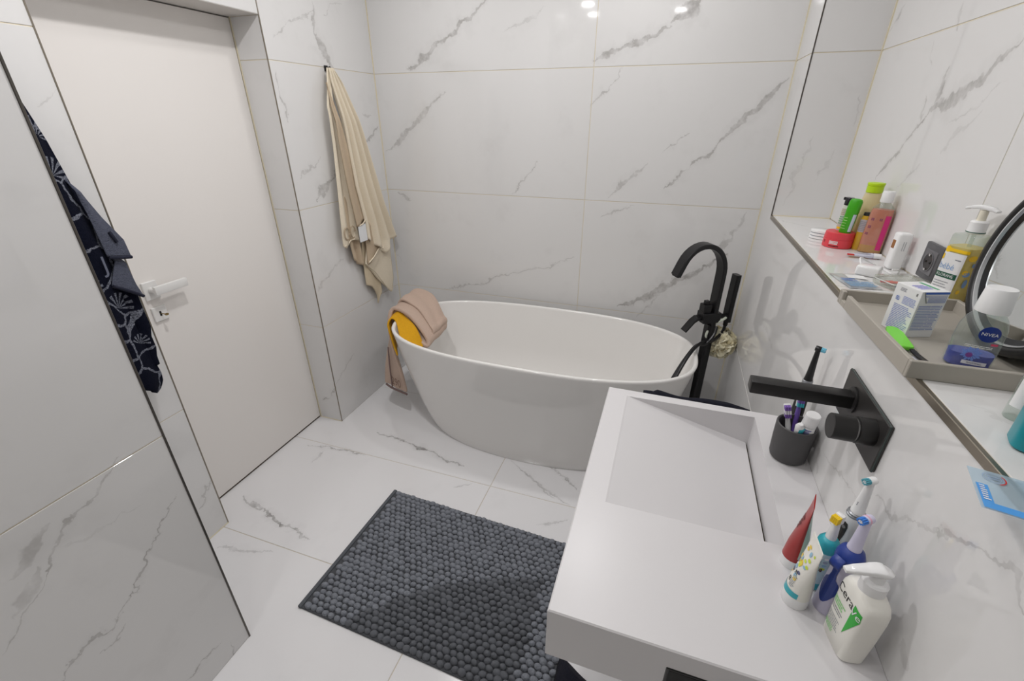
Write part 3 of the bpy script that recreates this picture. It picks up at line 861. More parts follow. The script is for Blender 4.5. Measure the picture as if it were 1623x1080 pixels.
# left cream edge
hang_sheet('side_panel', ZT_, [(0.98, 2.033), (1.208, 2.056), (1.473, 2.082), (1.635, 2.087), (1.737, 2.126), (1.80, 2.146)],
           [(0.98, 2.165), (1.208, 2.150), (1.473, 2.135), (1.635, 2.128), (1.737, 2.146), (1.80, 2.160)],
           [(0, 0.985), (0.12, 0.970), (0.4, 1.000), (0.7, 1.000), (1.0, 0.985)], folds(0.040, 0.010, 1.2, 0.3), M_CREAM, tw, 40, 50)
# taupe reverse folded to the front
hang_sheet('folded_reverse', 1.735, [(1.06, 2.136), (1.267, 2.108), (1.473, 2.094), (1.635, 2.094), (1.74, 2.114)],
           [(1.06, 2.222), (1.208, 2.203), (1.473, 2.160), (1.60, 2.130), (1.74, 2.116)],
           [(0, 1.068), (0.4, 1.072), (1.0, 1.094)], folds(0.066, 0.007, 0.8, 0.9), M_TAUPE, tw, 30, 50)
# under side seen below the hems
hang_sheet('under_fold', 1.30, [(0.85, 2.124), (1.0, 2.10), (1.3, 2.12)], [(0.85, 2.200), (1.0, 2.196), (1.3, 2.18)],
           [(0, 0.885), (0.5, 0.850), (1.0, 0.832)], folds(0.026, 0.010, 1.5, 0.5), M_TAUPE, tw, 24, 30)
hang_sheet('under_fold', 1.10, [(0.80, 2.205), (0.95, 2.215), (1.3, 2.22)], [(0.80, 2.250), (0.9, 2.335), (1.3, 2.30)],
           [(0, 0.835), (0.35, 0.845), (0.7, 0.880), (1.0, 0.915)], folds(0.050, 0.004, 1.0, 0.0), M_TAUPE, tw, 24, 24)
hang_sheet('under_fold', 1.05, [(0.55, 2.275), (0.70, 2.200), (0.85, 2.200), (1.1, 2.22)], [(0.55, 2.292), (0.63, 2.338), (1.1, 2.33)],
           [(0, 0.715), (0.3, 0.690), (0.65, 0.570), (0.8, 0.566), (1.0, 0.625)], folds(0.024, 0.006, 1.0, 0.0), mat('deep_cream_terry', (222, 206, 178), 0.95, bump=(520, 0.8, 0.003)), tw, 24, 30)
for path in ([(XW + 0.052, 2.036, 0.984), (XW + 0.046, 2.07, 0.984), (XW + 0.042, 2.10, 0.999), (XW + 0.042, 2.14, 0.999)],
             [(XW + 0.072, 2.138, 1.069), (XW + 0.074, 2.18, 1.074), (XW + 0.070, 2.218, 1.093)],
             [(XW + 0.046, 2.195, 0.848), (XW + 0.046, 2.27, 0.775), (XW + 0.046, 2.325, 0.702), (XW + 0.043, 2.412, 0.606), (XW + 0.040, 2.445, 0.690)],
             [(XW + 0.058, 2.21, 0.850), (XW + 0.058, 2.262, 0.870), (XW + 0.058, 2.330, 0.912)]):
    obj('hem', tube(catmull(path, 6), 0.0035, 6), M_HEM, tw, 60)
bm = nb(); box(bm, (XW + 0.072, 2.140, 0.982), (XW + 0.0735, 2.206, 1.072)); obj('care_tag', bm, mat('white_fabric_tag', (228, 230, 232), 0.8), tw)
for cy in (2.062, 2.112):
    obj('embroidery', tube([(XW + 0.058, cy + 0.020 * math.cos(2 * PI * k / 20), 1.045 + 0.030 * math.sin(2 * PI * k / 20)) for k in range(17)], 0.0035, 6), mat('taupe_thread', (176, 158, 134), 0.9), tw, 60)
obj('loop', tube(catmull([(XW + 0.060, 2.318, 0.935), (XW + 0.068, 2.335, 0.905), (XW + 0.066, 2.350, 0.900), (XW + 0.060, 2.356, 0.915)], 6), 0.0035, 6), M_HEM, tw)

# navy patterned towel
def navy_pattern():
    m = bpy.data.materials.new('navy_patterned_terry'); m.use_nodes = True
    nt = m.node_tree; b = nt.nodes['Principled BSDF']
    b.inputs['Roughness'].default_value = 0.95; b.inputs['Specular IOR Level'].default_value = 0.1
    geo = nt.nodes.new('ShaderNodeNewGeometry')
    sp = nt.nodes.new('ShaderNodeSeparateXYZ'); nt.links.new(geo.outputs['Position'], sp.inputs[0])
    cb = nt.nodes.new('ShaderNodeCombineXYZ'); nt.links.new(sp.outputs[1], cb.inputs[0]); nt.links.new(sp.outputs[2], cb.inputs[1])
    L_ = nt.links.new
    def math_(op, a, bb=None, c=None, clamp=False):
        n = nt.nodes.new('ShaderNodeMath'); n.operation = op; n.use_clamp = clamp
        for k, s in enumerate((a, bb, c)):
            if s is None: continue
            if isinstance(s, (int, float)): n.inputs[k].default_value = s
            else: L_(s, n.inputs[k])
        return n.outputs[0]
    nz = nt.nodes.new('ShaderNodeTexNoise'); nz.inputs['Scale'].default_value = 40; L_(cb.outputs[0], nz.inputs['Vector'])
    ad = nt.nodes.new('ShaderNodeVectorMath'); ad.operation = 'MULTIPLY_ADD'
    L_(nz.outputs['Color'], ad.inputs[0]); ad.inputs[1].default_value = (0.02, 0.02, 0); L_(cb.outputs[0], ad.inputs[2])
    # stems: edges of large cells
    v1 = nt.nodes.new('ShaderNodeTexVoronoi'); v1.feature = 'DISTANCE_TO_EDGE'; v1.inputs['Scale'].default_value = 9.5; v1.inputs['Randomness'].default_value = 0.75
    L_(ad.outputs[0], v1.inputs['Vector'])
    stem_ = math_('LESS_THAN', v1.outputs['Distance'], 0.030)
    # fans: rays round the cell points
    v2 = nt.nodes.new('ShaderNodeTexVoronoi'); v2.feature = 'F1'; v2.inputs['Scale'].default_value = 10.0; v2.inputs['Randomness'].default_value = 0.8
    L_(cb.outputs[0], v2.inputs['Vector'])
    near = math_('LESS_THAN', v2.outputs['Distance'], 0.50)
    far_ = math_('GREATER_THAN', v2.outputs['Distance'], 0.10)
    sb = nt.nodes.new('ShaderNodeVectorMath'); sb.operation = 'SUBTRACT'; L_(cb.outputs[0], sb.inputs[0]); L_(v2.outputs['Position'], sb.inputs[1])
    s2 = nt.nodes.new('ShaderNodeSeparateXYZ'); L_(sb.outputs[0], s2.inputs[0])
    ang = math_('ARCTAN2', s2.outputs[1], s2.outputs[0])
    ray_ = math_('GREATER_THAN', math_('SINE', math_('MULTIPLY', ang, 14.0)), 0.1)
    half = math_('GREATER_THAN', math_('SINE', math_('ADD', ang, 0.6)), 0.1)
    fan = math_('MULTIPLY', math_('MULTIPLY', near, far_), math_('MULTIPLY', ray_, half))
    speck = nt.nodes.new('ShaderNodeTexNoise'); speck.inputs['Scale'].default_value = 220; L_(cb.outputs[0], speck.inputs['Vector'])
    msk = math_('MULTIPLY', math_('MAXIMUM', stem_, fan), math_('MULTIPLY_ADD', speck.outputs['Fac'], 2.2, -0.55, True))
    mx = nt.nodes.new('ShaderNodeMix'); mx.data_type = 'RGBA'; mx.inputs[6].default_value = lin((15, 18, 32)); mx.inputs[7].default_value = lin((140, 144, 156))
    L_(msk, mx.inputs[0]); L_(mx.outputs[2], b.inputs['Base Color'])
    bp = nt.nodes.new('ShaderNodeBump'); bp.inputs['Strength'].default_value = 0.8; bp.inputs['Distance'].default_value = 0.003
    L_(speck.outputs['Fac'], bp.inputs['Height']); L_(bp.outputs['Normal'], b.inputs['Normal'])
    return m
M_NP = navy_pattern()
M_NG = mat('slate_grey_terry', (84, 88, 104), 0.95, bump=(330, 1.0, 0.004), var=(160, 0.35))
M_NH = mat('navy_hem', (24, 27, 46), 0.9)
dt = thing('patterned_towel', 'navy towel with pale leaf pattern hanging behind the tiled partition beside the door', 'towel', (0, 0, 0))
hk2 = thing('towel_hook', 'small square black hook behind the partition above the navy towel', 'hook', (XW, 0.868, 1.792))
bm = nb(); box(bm, (0, -0.012, -0.012), (0.006, 0.012, 0.012), 0.0015); obj('hook_plate', bm, M_MB, hk2)
bm = nb(); box(bm, (0.006, -0.006, -0.008), (0.026, 0.006, 0.004), 0.0015); box(bm, (0.021, -0.006, -0.008), (0.026, 0.006, 0.008), 0.0015); obj('hook_peg', bm, M_MB, hk2)
hang_sheet('main_panel', ZT_, [(0.70, 0.780), (1.0, 0.735), (1.4, 0.765), (1.70, 0.845), (1.80, 0.862)],
           [(0.745, 0.958), (0.778, 0.984), (0.809, 0.988), (0.94, 0.972), (1.08, 0.965), (1.203, 0.985), (1.395, 0.958), (1.532, 0.938), (1.619, 0.926), (1.666, 0.918), (1.74, 0.895), (1.80, 0.876)],
           [(0, 0.90), (0.35, 0.84), (0.6, 0.800), (0.8, 0.765), (0.93, 0.750), (1.0, 0.756)], folds(0.078, 0.014, 1.8, -0.4), M_NP, dt, 60, 80, 0.010)
hang_sheet('back_panel', 1.30, [(0.80, 0.90), (1.3, 0.88)], [(0.80, 0.992), (0.87, 0.994), (0.90, 1.002), (0.94, 1.0005), (0.975, 1.010), (1.024, 1.008), (1.08, 1.008), (1.139, 0.985), (1.30, 0.97)],
           [(0, 0.88), (0.6, 0.84), (1.0, 0.84)], folds(0.056, 0.012, 1.3, 0.5), M_NP, dt, 30, 60, 0.008)
hang_sheet('upper_fold', 1.47, [(1.19, 0.960), (1.2234, 0.9580), (1.35, 0.952), (1.47, 0.940)], [(1.19, 1.020), (1.2066, 1.0213), (1.259, 1.0183), (1.33, 0.985), (1.395, 0.961), (1.43, 0.948), (1.53, 0.939), (1.60, 0.930)],
           [(0, 1.223), (1.0, 1.207)], folds(0.088, 0.003, 0.7, 0.2), M_NG, dt, 24, 40, 0.005)
hang_sheet('upper_fold', 1.225, [(1.07, 0.935), (1.139, 0.942), (1.225, 0.985)], [(1.07, 1.018), (1.0794, 1.0165), (1.12, 1.008), (1.193, 1.002), (1.225, 0.995)],
           [(0, 1.139), (0.4, 1.118), (1.0, 1.079)], folds(0.083, 0.002, 0.7, 0.2), M_NG, dt, 24, 24, 0.005)
def hemline(pts, r, m, parent): obj('hem', tube(catmull(pts, 6), r, 8), m, parent, 60)
hemline([(XW + 0.093, 0.960, 1.220), (XW + 0.094, 0.99, 1.212), (XW + 0.090, 1.020, 1.206)], 0.005, M_NH, dt)
hemline([(XW + 0.088, 0.943, 1.136), (XW + 0.088, 0.978, 1.110), (XW + 0.085, 1.015, 1.079)], 0.005, M_NH, dt)
bm = text_mesh('J', 0.066)
decal('monogram', bm, lambda u, v: Vector((XW + 0.104, 0.936 + u * 0.9, 1.205 + v)), mat('pale_thread', (104, 108, 124), 0.9), dt)
obj('loop', tube(catmull([(XW + 0.094, 0.985, 1.290), (XW + 0.095, 0.990, 1.272), (XW + 0.094, 0.994, 1.258)], 4), 0.005, 6), M_NH, dt, 60)

# ------------------------------------------------------------------ towels over the tub's left end
def drape(name, pairs, m, parent, nseg=7, ncross=22, thick=0.014, wob=0.003, seed=0):
    Fp = catmull([p[0] for p in pairs], nseg); Bp = catmull([p[1] for p in pairs], nseg)
    n = len(Fp) - 1
    def fn(s, t):
        k = min(n, int(round(t * n)))
        p = Fp[k].lerp(Bp[k], s)
        return p + Vector((0, 0, wob * math.sin(11 * s + 5 * t + seed) + wob * math.sin(23 * t + seed)))
    o = obj(name, grid(fn, ncross, n), m, parent, 80)
    md = o.modifiers.new('thick', 'SOLIDIFY'); md.thickness = thick; md.offset = 0
    bv = o.modifiers.new('soft', 'SUBSURF'); bv.levels = 1; bv.render_levels = 1
    return o
M_ROSE = mat('rose_beige_terry', (196, 172, 156), 0.95, bump=(480, 0.8, 0.003), var=(200, 0.12), sheen=0.05)
M_MUST = mat('mustard_cloth', (214, 158, 14), 0.9, bump=(500, 0.6, 0.002), var=(120, 0.12))
rt = thing('folded_towel', 'rose beige towel draped over the left end of the tub', 'towel', (0, 0, 0))
drape('outer_layer', [((-1.235, 1.998, 0.165), (-1.405, 2.045, 0.175)), ((-1.262, 2.005, 0.30), (-1.400, 2.075, 0.30)), ((-1.305, 2.015, 0.47), (-1.388, 2.150, 0.46)),
                      ((-1.328, 2.050, 0.590), (-1.352, 2.235, 0.585)), ((-1.306, 2.075, 0.648), (-1.300, 2.290, 0.655)), ((-1.20, 2.050, 0.625), (-1.190, 2.285, 0.650)),
                      ((-1.075, 1.985, 0.560), (-1.075, 2.200, 0.575)), ((-1.050, 1.965, 0.532), (-1.050, 2.180, 0.545)), ((-1.068, 1.960, 0.512), (-1.068, 2.170, 0.522)), ((-1.16, 2.00, 0.545), (-1.16, 2.20, 0.555))], M_ROSE, rt, 7, 24, 0.022)
drape('inner_layer', [((-1.318, 2.070, 0.40), (-1.380, 2.140, 0.40)), ((-1.322, 2.075, 0.580), (-1.338, 2.225, 0.575)), ((-1.292, 2.090, 0.622), (-1.288, 2.270, 0.632)),
                      ((-1.19, 2.045, 0.585), (-1.18, 2.255, 0.600)), ((-1.085, 1.975, 0.500), (-1.085, 2.160, 0.510)), ((-1.105, 1.965, 0.475), (-1.105, 2.150, 0.485))], M_ROSE, rt, 7, 20, 0.020, 0.002, 1)
drape('upper_layer', [((-1.345, 2.150, 0.600), (-1.352, 2.245, 0.600)), ((-1.304, 2.150, 0.672), (-1.298, 2.300, 0.676)), ((-1.20, 2.125, 0.654), (-1.190, 2.295, 0.672)),
                      ((-1.085, 2.055, 0.592), (-1.080, 2.210, 0.600)), ((-1.052, 2.030, 0.562), (-1.048, 2.190, 0.572)), ((-1.066, 2.025, 0.545), (-1.064, 2.180, 0.553))], M_ROSE, rt, 7, 20, 0.016, 0.0035, 3)
obj('hem', tube(catmull([(-1.402, 2.043, 0.163), (-1.345, 2.020, 0.160), (-1.235, 1.996, 0.154)], 6), 0.006, 8), mat('plum_grey_hem', (124, 104, 100), 0.9), rt)
obj('side_seam', tube(catmull([(-1.340, 2.012, 0.175), (-1.345, 2.020, 0.30), (-1.352, 2.040, 0.42)], 6), 0.004, 6), mat('plum_grey_hem'), rt)
bm = text_mesh('290', 0.072)
decal('embroidery', bm, lambda u, v: Vector((-1.294 + u * 0.75, 1.990 - 0.3 * u, 0.225 + v)), mat('brown_thread', (126, 98, 84), 0.9), rt)
yc = tag(drape('mustard_cloth', [((-1.245, 1.968, 0.415), (-1.312, 2.060, 0.44)), ((-1.272, 1.975, 0.50), (-1.325, 2.065, 0.52)), ((-1.300, 1.992, 0.585), (-1.328, 2.075, 0.592)), ((-1.290, 2.012, 0.616), (-1.290, 2.095, 0.624)),
                          ((-1.258, 2.010, 0.602), (-1.235, 2.075, 0.612)), ((-1.185, 1.925, 0.548), (-1.140, 2.020, 0.580)), ((-1.100, 1.870, 0.480), (-1.075, 1.970, 0.510))], M_MUST, None, 7, 12, 0.010, 0.0015, 2),
         'mustard yellow cloth tucked over the tub rim beside the beige towel', 'cloth')

# ------------------------------------------------------------------ things on the washbasin
M_W = mat('white_plastic', (240, 240, 240), 0.35)
M_WG = mat('glossy_white_plastic', (242, 242, 242), 0.12)
M_INK = mat('black_print', (34, 34, 36), 0.6)
M_GREYINK = mat('grey_print', (140, 142, 150), 0.6)
M_TEAL = mat('teal_plastic', (54, 172, 186), 0.35)
M_ROYAL = mat('royal_blue_plastic', (38, 62, 142), 0.4)
M_LAV = mat('lavender_plastic', (208, 204, 226), 0.35)
M_CUP = mat('charcoal_ceramic', (74, 73, 74), 0.55, bump=(60, 0.2, 0.001))
def lean(x, y, a):      # upright tilted by (x, y) degrees then turned by a
    return (R(x), R(y), R(a))
def out(name, pts, m, parent, seg=14):
    return obj(name, lathe(pts, seg), m, parent)

def brush_head(parent, z, m_neck, bristles, r0=0.0078, r1=0.0045, L=0.066, yaw=0, collar=None):
    """replaceable round head: tapered neck, round plate turned to local -y, bristle tufts"""
    g = obj('brush_neck', lathe([(r0, z), (r0, z + 0.004), (r0 * 0.92, z + 0.006), (r0 * 0.82, z + 0.022), (r1, z + L - 0.012), (r1, z + L - 0.004), (0.0028, z + L)], 18), m_neck, parent)
    Mh = Matrix.Translation((0, 0, z + L - 0.004)) @ Matrix.Rotation(R(90), 4, 'X')
    obj('brush_plate', lathe([(0.0062, -0.006), (0.0068, -0.004), (0.0068, 0.004), (0.0060, 0.006)], 20, M=Mh), m_neck, parent)
    rnd = random.Random(5)
    for k, (mm, rad, cnt) in enumerate(bristles):
        bm = nb()
        for i in range(cnt):
            a = 2 * PI * i / cnt + k
            x, zz = rad * math.cos(a), rad * math.sin(a)
            lathe([(0.0013, 0.006), (0.0013, 0.0145 + rnd.uniform(-0.0006, 0.0006))], 7, bm=bm, M=Mh @ Matrix.Translation((x, zz, 0)))
        obj('bristles', bm, mm, parent, 40)

# charcoal cup
cup = thing('toothbrush_cup', 'charcoal ceramic cup holding toothbrushes and a tube under the basin tap', 'cup', (0.408, 1.162, ZT))
KC = 1.13
obj('cup_body', lathe([(r * KC, z) for r, z in [(0.0, 0.0), (0.030, 0.0), (0.0335, 0.003), (0.0355, 0.010), (0.0372, 0.050), (0.0382, 0.092), (0.0380, 0.097), (0.0360, 0.0985), (0.0340, 0.097), (0.0335, 0.088), (0.0320, 0.012), (0.0, 0.010)]], 40, False, False), M_CUP, cup)
# in the cup
tb = thing('toothbrush', 'purple and white toothbrush leaning in the charcoal cup', 'toothbrush', (0.412, 1.172, ZT + 0.012), rot=lean(-6, -14, 0))
obj('handle', tube([(0, 0, 0), (0, 0, 0.07), (0, 0, 0.095)], [0.0045, 0.006, 0.0045], 12), M_W, tb)
bm = nb(); box(bm, (-0.0075, -0.002, 0.093), (0.0075, 0.004, 0.126), 0.0015, 2); obj('head', bm, M_W, tb)
for k, mm in enumerate((mat('purple_bristle', (126, 92, 176), 0.6), mat('white_bristle', (236, 232, 240), 0.6), mat('purple_bristle'))):
    bm = nb()
    for i in range(3):
        for j in range(3):
            box(bm, (-0.0068 + j * 0.0047, -0.014, 0.095 + 0.010 * k + i * 0.0033), (-0.0030 + j * 0.0047, -0.002, 0.0977 + 0.010 * k + i * 0.0033))
    obj('bristles', bm, mm, tb, 0)
tb = thing('toothbrush', 'teal and white toothbrush end poking low out of the charcoal cup', 'toothbrush', (0.408, 1.158, ZT + 0.012), rot=lean(12, -10, 30))
obj('handle', tube([(0, 0, 0), (0, 0, 0.072), (0, 0, 0.104), (0, 0, 0.112)], [0.004, 0.006, 0.0095, 0.005], 14), M_W, tb)
obj('grip', tube([(0.001, -0.003, 0.072), (0.001, -0.0040, 0.102)], [0.0055, 0.0078], 12), M_TEAL, tb)
tb = thing('toothbrush', 'teal and violet toothbrush standing behind the purple one in the cup', 'toothbrush', (0.415, 1.182, ZT + 0.012), rot=lean(-14, 0, 0))
obj('handle', tube([(0, 0, 0), (0, 0, 0.085), (0, 0, 0.112)], [0.0045, 0.006, 0.0045], 12), mat('violet_plastic', (110, 84, 168), 0.35), tb)
bm = nb(); box(bm, (-0.0075, -0.002, 0.110), (0.0075, 0.004, 0.142), 0.0015, 2); obj('head', bm, M_W, tb)
for k, mm in enumerate((M_TEAL, mat('violet_plastic'), mat('lilac_bristle', (170, 150, 210), 0.6))):
    bm = nb()
    for i in range(3):
        for j in range(3):
            box(bm, (-0.0068 + j * 0.0047, -0.013, 0.112 + 0.0095 * k + i * 0.0031), (-0.0030 + j * 0.0047, -0.002, 0.1145 + 0.0095 * k + i * 0.0031))
    obj('bristles', bm, mm, tb, 0)
tt = thing('toothpaste_tube', 'white toothpaste tube standing cap up in the charcoal cup', 'toothpaste', (0.418, 1.152, ZT + 0.034), rot=lean(6, 7, -30))
P = Prof([(0.0, 0.020, 0.0015, 2), (0.03, 0.019, 0.007, 2), (0.07, 0.0165, 0.0135, 2), (0.080, 0.0155, 0.0150, 2), (0.083, 0.010, 0.010, 2)])
obj('tube_body', P.mesh(28), M_WG, tt)
obj('cap', lathe([(0.0145, 0.083), (0.0155, 0.086), (0.0150, 0.112), (0.0135, 0.114), (0, 0.114)], 28, True, False), M_W, tt)
decal('print', poly_bm(strip_rect(-0.012, 0.010, 0.050, 0.072)), lambda u, v: P.front(u, v, 0.0005), mat('lilac_blue_print', (164, 164, 210), 0.5), tt)
decal('print', poly_bm(strip_rect(-0.0145, 0.012, 0.034, 0.040) + strip_rect(-0.010, 0.012, 0.074, 0.077)), lambda u, v: P.front(u, v, 0.0005), mat('violet_print', (112, 108, 176), 0.5), tt)
# black electric toothbrush behind the cup
eb = thing('electric_toothbrush', 'black electric toothbrush standing behind the charcoal cup by the wall', 'toothbrush', (0.424, 1.236, ZT), R(60))
obj('handle', lathe([(0.0, 0.0), (0.0135, 0.0), (0.0145, 0.003), (0.0150, 0.06), (0.0135, 0.13), (0.0120, 0.165), (0.0110, 0.172)], 28, False), mat('black_rubber_plastic', (22, 22, 24), 0.3), eb)
obj('silver_ring', lathe([(0.0112, 0.172), (0.0112, 0.180), (0.0095, 0.181)], 28), mat('grey_silver_ring', (150, 152, 156), 0.3, metal=0.6), eb)
brush_head(eb, 0.181, mat('black_rubber_plastic'), [(mat('aqua_bristle', (120, 200, 226), 0.5), 0.0045, 10), (mat('pale_bristle', (214, 232, 238), 0.5), 0.002, 5)], 0.0095, 0.0052, 0.088)

# tubes standing on their caps
def standing_tube(name, label, x, y, rz, tilt, rcap, hcap, L, m_body, m_cap, loc_z=ZT, flat=0.024):
    t = thing(name, label, 'toothpaste', (x, y, loc_z), rot=(R(tilt[0]), R(tilt[1]), R(rz)))
    obj('cap', lathe([(rcap * 0.96, 0.0), (rcap, 0.002), (rcap * 0.98, hcap)], 32), m_cap, t)
    Pf = Prof([(hcap, rcap * 0.99, rcap * 0.99, 2), (hcap + L * 0.25, rcap * 1.0, rcap * 0.86, 2), (hcap + L * 0.55, (rcap + flat) / 2 * 1.0, rcap * 0.52, 2), (hcap + L * 0.85, flat, rcap * 0.14, 2), (hcap + L * 0.93, flat, 0.0012, 2.5), (hcap + L, flat, 0.0010, 3)])
    obj('tube_body', Pf.mesh(40), m_body, t)
    return t, Pf
M_RED = mat('brick_red_tube', (164, 46, 44), 0.3)
t, Pf = standing_tube('toothpaste_tube', 'red toothpaste tube standing on its wide white cap beside the basin trough', 0.358, 0.832, -106, (0, 0), 0.0185, 0.020, 0.135, M_RED, M_W, flat=0.022)
# pale green back of the red tube
obj('back_print', grid(lambda s, q: (lambda r: Vector(((2 * s - 1) * r.x, -r.y, r.z)))(Vector((Pf.at(0.03 + 0.115 * q)[1] * 0.96, Pf.front(Pf.at(0.03 + 0.115 * q)[1] * 0.96 * (2 * s - 1), 0.03 + 0.115 * q, 0.0006).y, 0.03 + 0.115 * q))), 12, 16), mat('pale_green_print', (196, 214, 202), 0.4), t)
decal('print', poly_bm(print_lines(-0.012, 0.010, 0.088, 0.120, 5, 4, 0.5)), lambda u, v: Pf.front(u, v, 0.0007), mat('dark_maroon_print', (84, 22, 24), 0.5), t)

M_KID = mat('kid_tube_white', (236, 234, 226), 0.3)
t, Pk = standing_tube('toothpaste_tube', 'white and yellow childrens toothpaste tube with teal band standing on its cap', 0.349, 0.752, -88, (0, 0), 0.0205, 0.022, 0.120, M_KID, M_W, flat=0.024)
def kd(name, polys, m): decal(name, poly_bm(polys), lambda u, v: Pk.front(u, v, 0.0006), m, t)
kd('teal_band', strip_rect(-0.0195, 0.0195, 0.024, 0.036, 16), M_TEAL)
M_YEL = mat('yellow_print', (240, 206, 60), 0.4); M_LIME = mat('lime_print', (206, 224, 70), 0.4); M_PBLUE = mat('pale_blue_print', (150, 190, 214), 0.4); M_SLATE = mat('slate_print', (92, 96, 130), 0.5)
rnd = random.Random(9)
for mm, n, seed in ((M_YEL, 9, 1), (M_LIME, 6, 2), (M_PBLUE, 6, 3), (M_SLATE, 4, 4)):
    rr = random.Random(seed)
    kd('print', [disc(rr.uniform(-0.014, 0.014), rr.uniform(0.060, 0.125), rr.uniform(0.0022, 0.0048), rr.uniform(0.0022, 0.0058), 10) for _ in range(n)], mm)
decal('print', text_mesh('8', 0.014), lambda u, v: Pk.front(u * 0.9 - 0.001, 0.050 + v, 0.0007), M_INK, t)
kd('print', print_lines(0.003, 0.013, 0.040, 0.066, 7, 5, 0.4), M_GREYINK)
kd('print', print_lines(0.000, 0.007, 0.066, 0.074, 2, 6, 0.7, 0.0, (0.5, 0.9)), M_INK)
kd('print', print_lines(-0.012, -0.003, 0.026, 0.034, 2, 8, 0.35), M_W)

# childrens electric toothbrush
ct = thing('electric_toothbrush', 'childrens electric toothbrush with teal collar and yellow bristles', 'toothbrush', (0.384, 0.798, ZT - 0.0), rot=(0, 0, R(-50)))
ct.scale = (1.0, 1.0, 0.92)
obj('base', lathe([(0.0145, 0.0), (0.0160, 0.002), (0.0165, 0.020)], 32), M_TEAL, ct)
Pc = Prof([(0.020, 0.0165, 0.0165, 2), (0.06, 0.0172, 0.0172, 2), (0.098, 0.0165, 0.0165, 2)])
obj('printed_body', Pc.mesh(36), mat('pale_aqua_sleeve', (196, 222, 228), 0.25), ct)
obj('collar', lathe([(0.0168, 0.098), (0.0170, 0.104), (0.0155, 0.118), (0.0120, 0.124), (0.0085, 0.126)], 32), M_TEAL, ct)
def cd(polys, m): decal('print', poly_bm(polys), lambda u, v: Pc.front(u, v, 0.0005), m, ct)
rr = random.Random(21)
cells = [(-0.012 + 0.0062 * i, 0.062 + 0.0085 * j) for i in range(5) for j in range(4)]
for mm, k in ((M_LIME, 0), (M_PBLUE, 1), (mat('grey_blue_print', (158, 172, 190), 0.4), 2), (mat('white_print', (238, 240, 240), 0.4), 3)):
    cd([disc(x, y, 0.0024, 0.0030, 10) for q, (x, y) in enumerate(cells) if q % 4 == k], mm)
cd(strip_rect(-0.0155, 0.004, 0.040, 0.052, 12), M_YEL); cd(strip_rect(-0.0155, 0.003, 0.030, 0.040, 12), mat('navy_print', (40, 52, 96), 0.4)); cd(strip_rect(-0.0155, 0.004, 0.0515, 0.0535, 12), M_INK)
boxobj('switch', (0.010, -0.0155, 0.056), (0.0135, -0.0115, 0.062), mat('dark_brown_switch', (70, 52, 40), 0.4), ct, 0.0006)
obj('brush_neck', lathe([(0.0082, 0.126), (0.0078, 0.136), (0.0055, 0.160), (0.0050, 0.176), (0.0030, 0.179)], 18), M_W, ct)
bm = nb(); box(bm, (-0.0070, -0.0035, 0.165), (0.0070, 0.0055, 0.184), 0.0025, 2); obj('brush_plate', bm, M_W, ct)
bm = nb()
for i in range(4):
    for j in range(4): box(bm, (-0.006 + 0.003 * i, -0.0125, 0.1675 + 0.0035 * j), (-0.0033 + 0.003 * i, -0.003, 0.1708 + 0.0035 * j))
obj('bristles', bm, mat('yellow_bristle', (246, 206, 30), 0.55), ct, 0)

# white electric toothbrush by the wall
we = thing('electric_toothbrush', 'white electric toothbrush with black front panel standing against the wall', 'toothbrush', (0.423, 0.836, ZT), rot=(0, 0, R(-60)))
we.scale = (1.0, 1.0, 0.93)
Pw = Prof([(0.0, 0.0135, 0.0135, 2), (0.003, 0.0150, 0.0150, 2), (0.05, 0.0155, 0.0155, 2), (0.10, 0.0158, 0.0158, 2), (0.145, 0.0150, 0.0150, 2), (0.153, 0.0140, 0.0140, 2)])
obj('handle', Pw.mesh(36), mat('white_metal_handle', (226, 227, 228), 0.28), we)
obj('silver_ring', lathe([(0.0142, 0.153), (0.0142, 0.156), (0.0125, 0.157), (0.0125, 0.159), (0.0135, 0.160), (0.0115, 0.162)], 32), mat('grey_silver_ring'), we)
decal('display', poly_bm([[(-0.0055, 0.105), (-0.0060, 0.118), (-0.0062, 0.130), (-0.0045, 0.138), (0.0, 0.140), (0.0045, 0.138), (0.0062, 0.130), (0.0058, 0.112), (0.0040, 0.095), (0.0015, 0.082), (-0.0015, 0.082), (-0.0040, 0.093)]]), lambda u, v: Pw.front(u, v, 0.0006), mat('dark_glass_panel', (58, 52, 52), 0.12), we)
decal('button', poly_bm([disc(0, 0.128, 0.0036, None, 18)]), lambda u, v: Pw.front(u, v, 0.0010), mat('grey_button', (120, 118, 118), 0.3), we)
brush_head(we, 0.162, M_W, [(mat('teal_bristle', (86, 168, 184), 0.5), 0.0045, 10), (mat('pale_bristle'), 0.002, 5)], 0.0105, 0.0058, 0.078)
decal('print', poly_bm(print_lines(-0.0008, 0.0012, 0.180, 0.188, 3, 3, 0.7, 0, (0.8, 1))), lambda u, v: Vector((u, -0.0088 + (v - 0.18) * 0.06, v)), M_GREYINK, we)

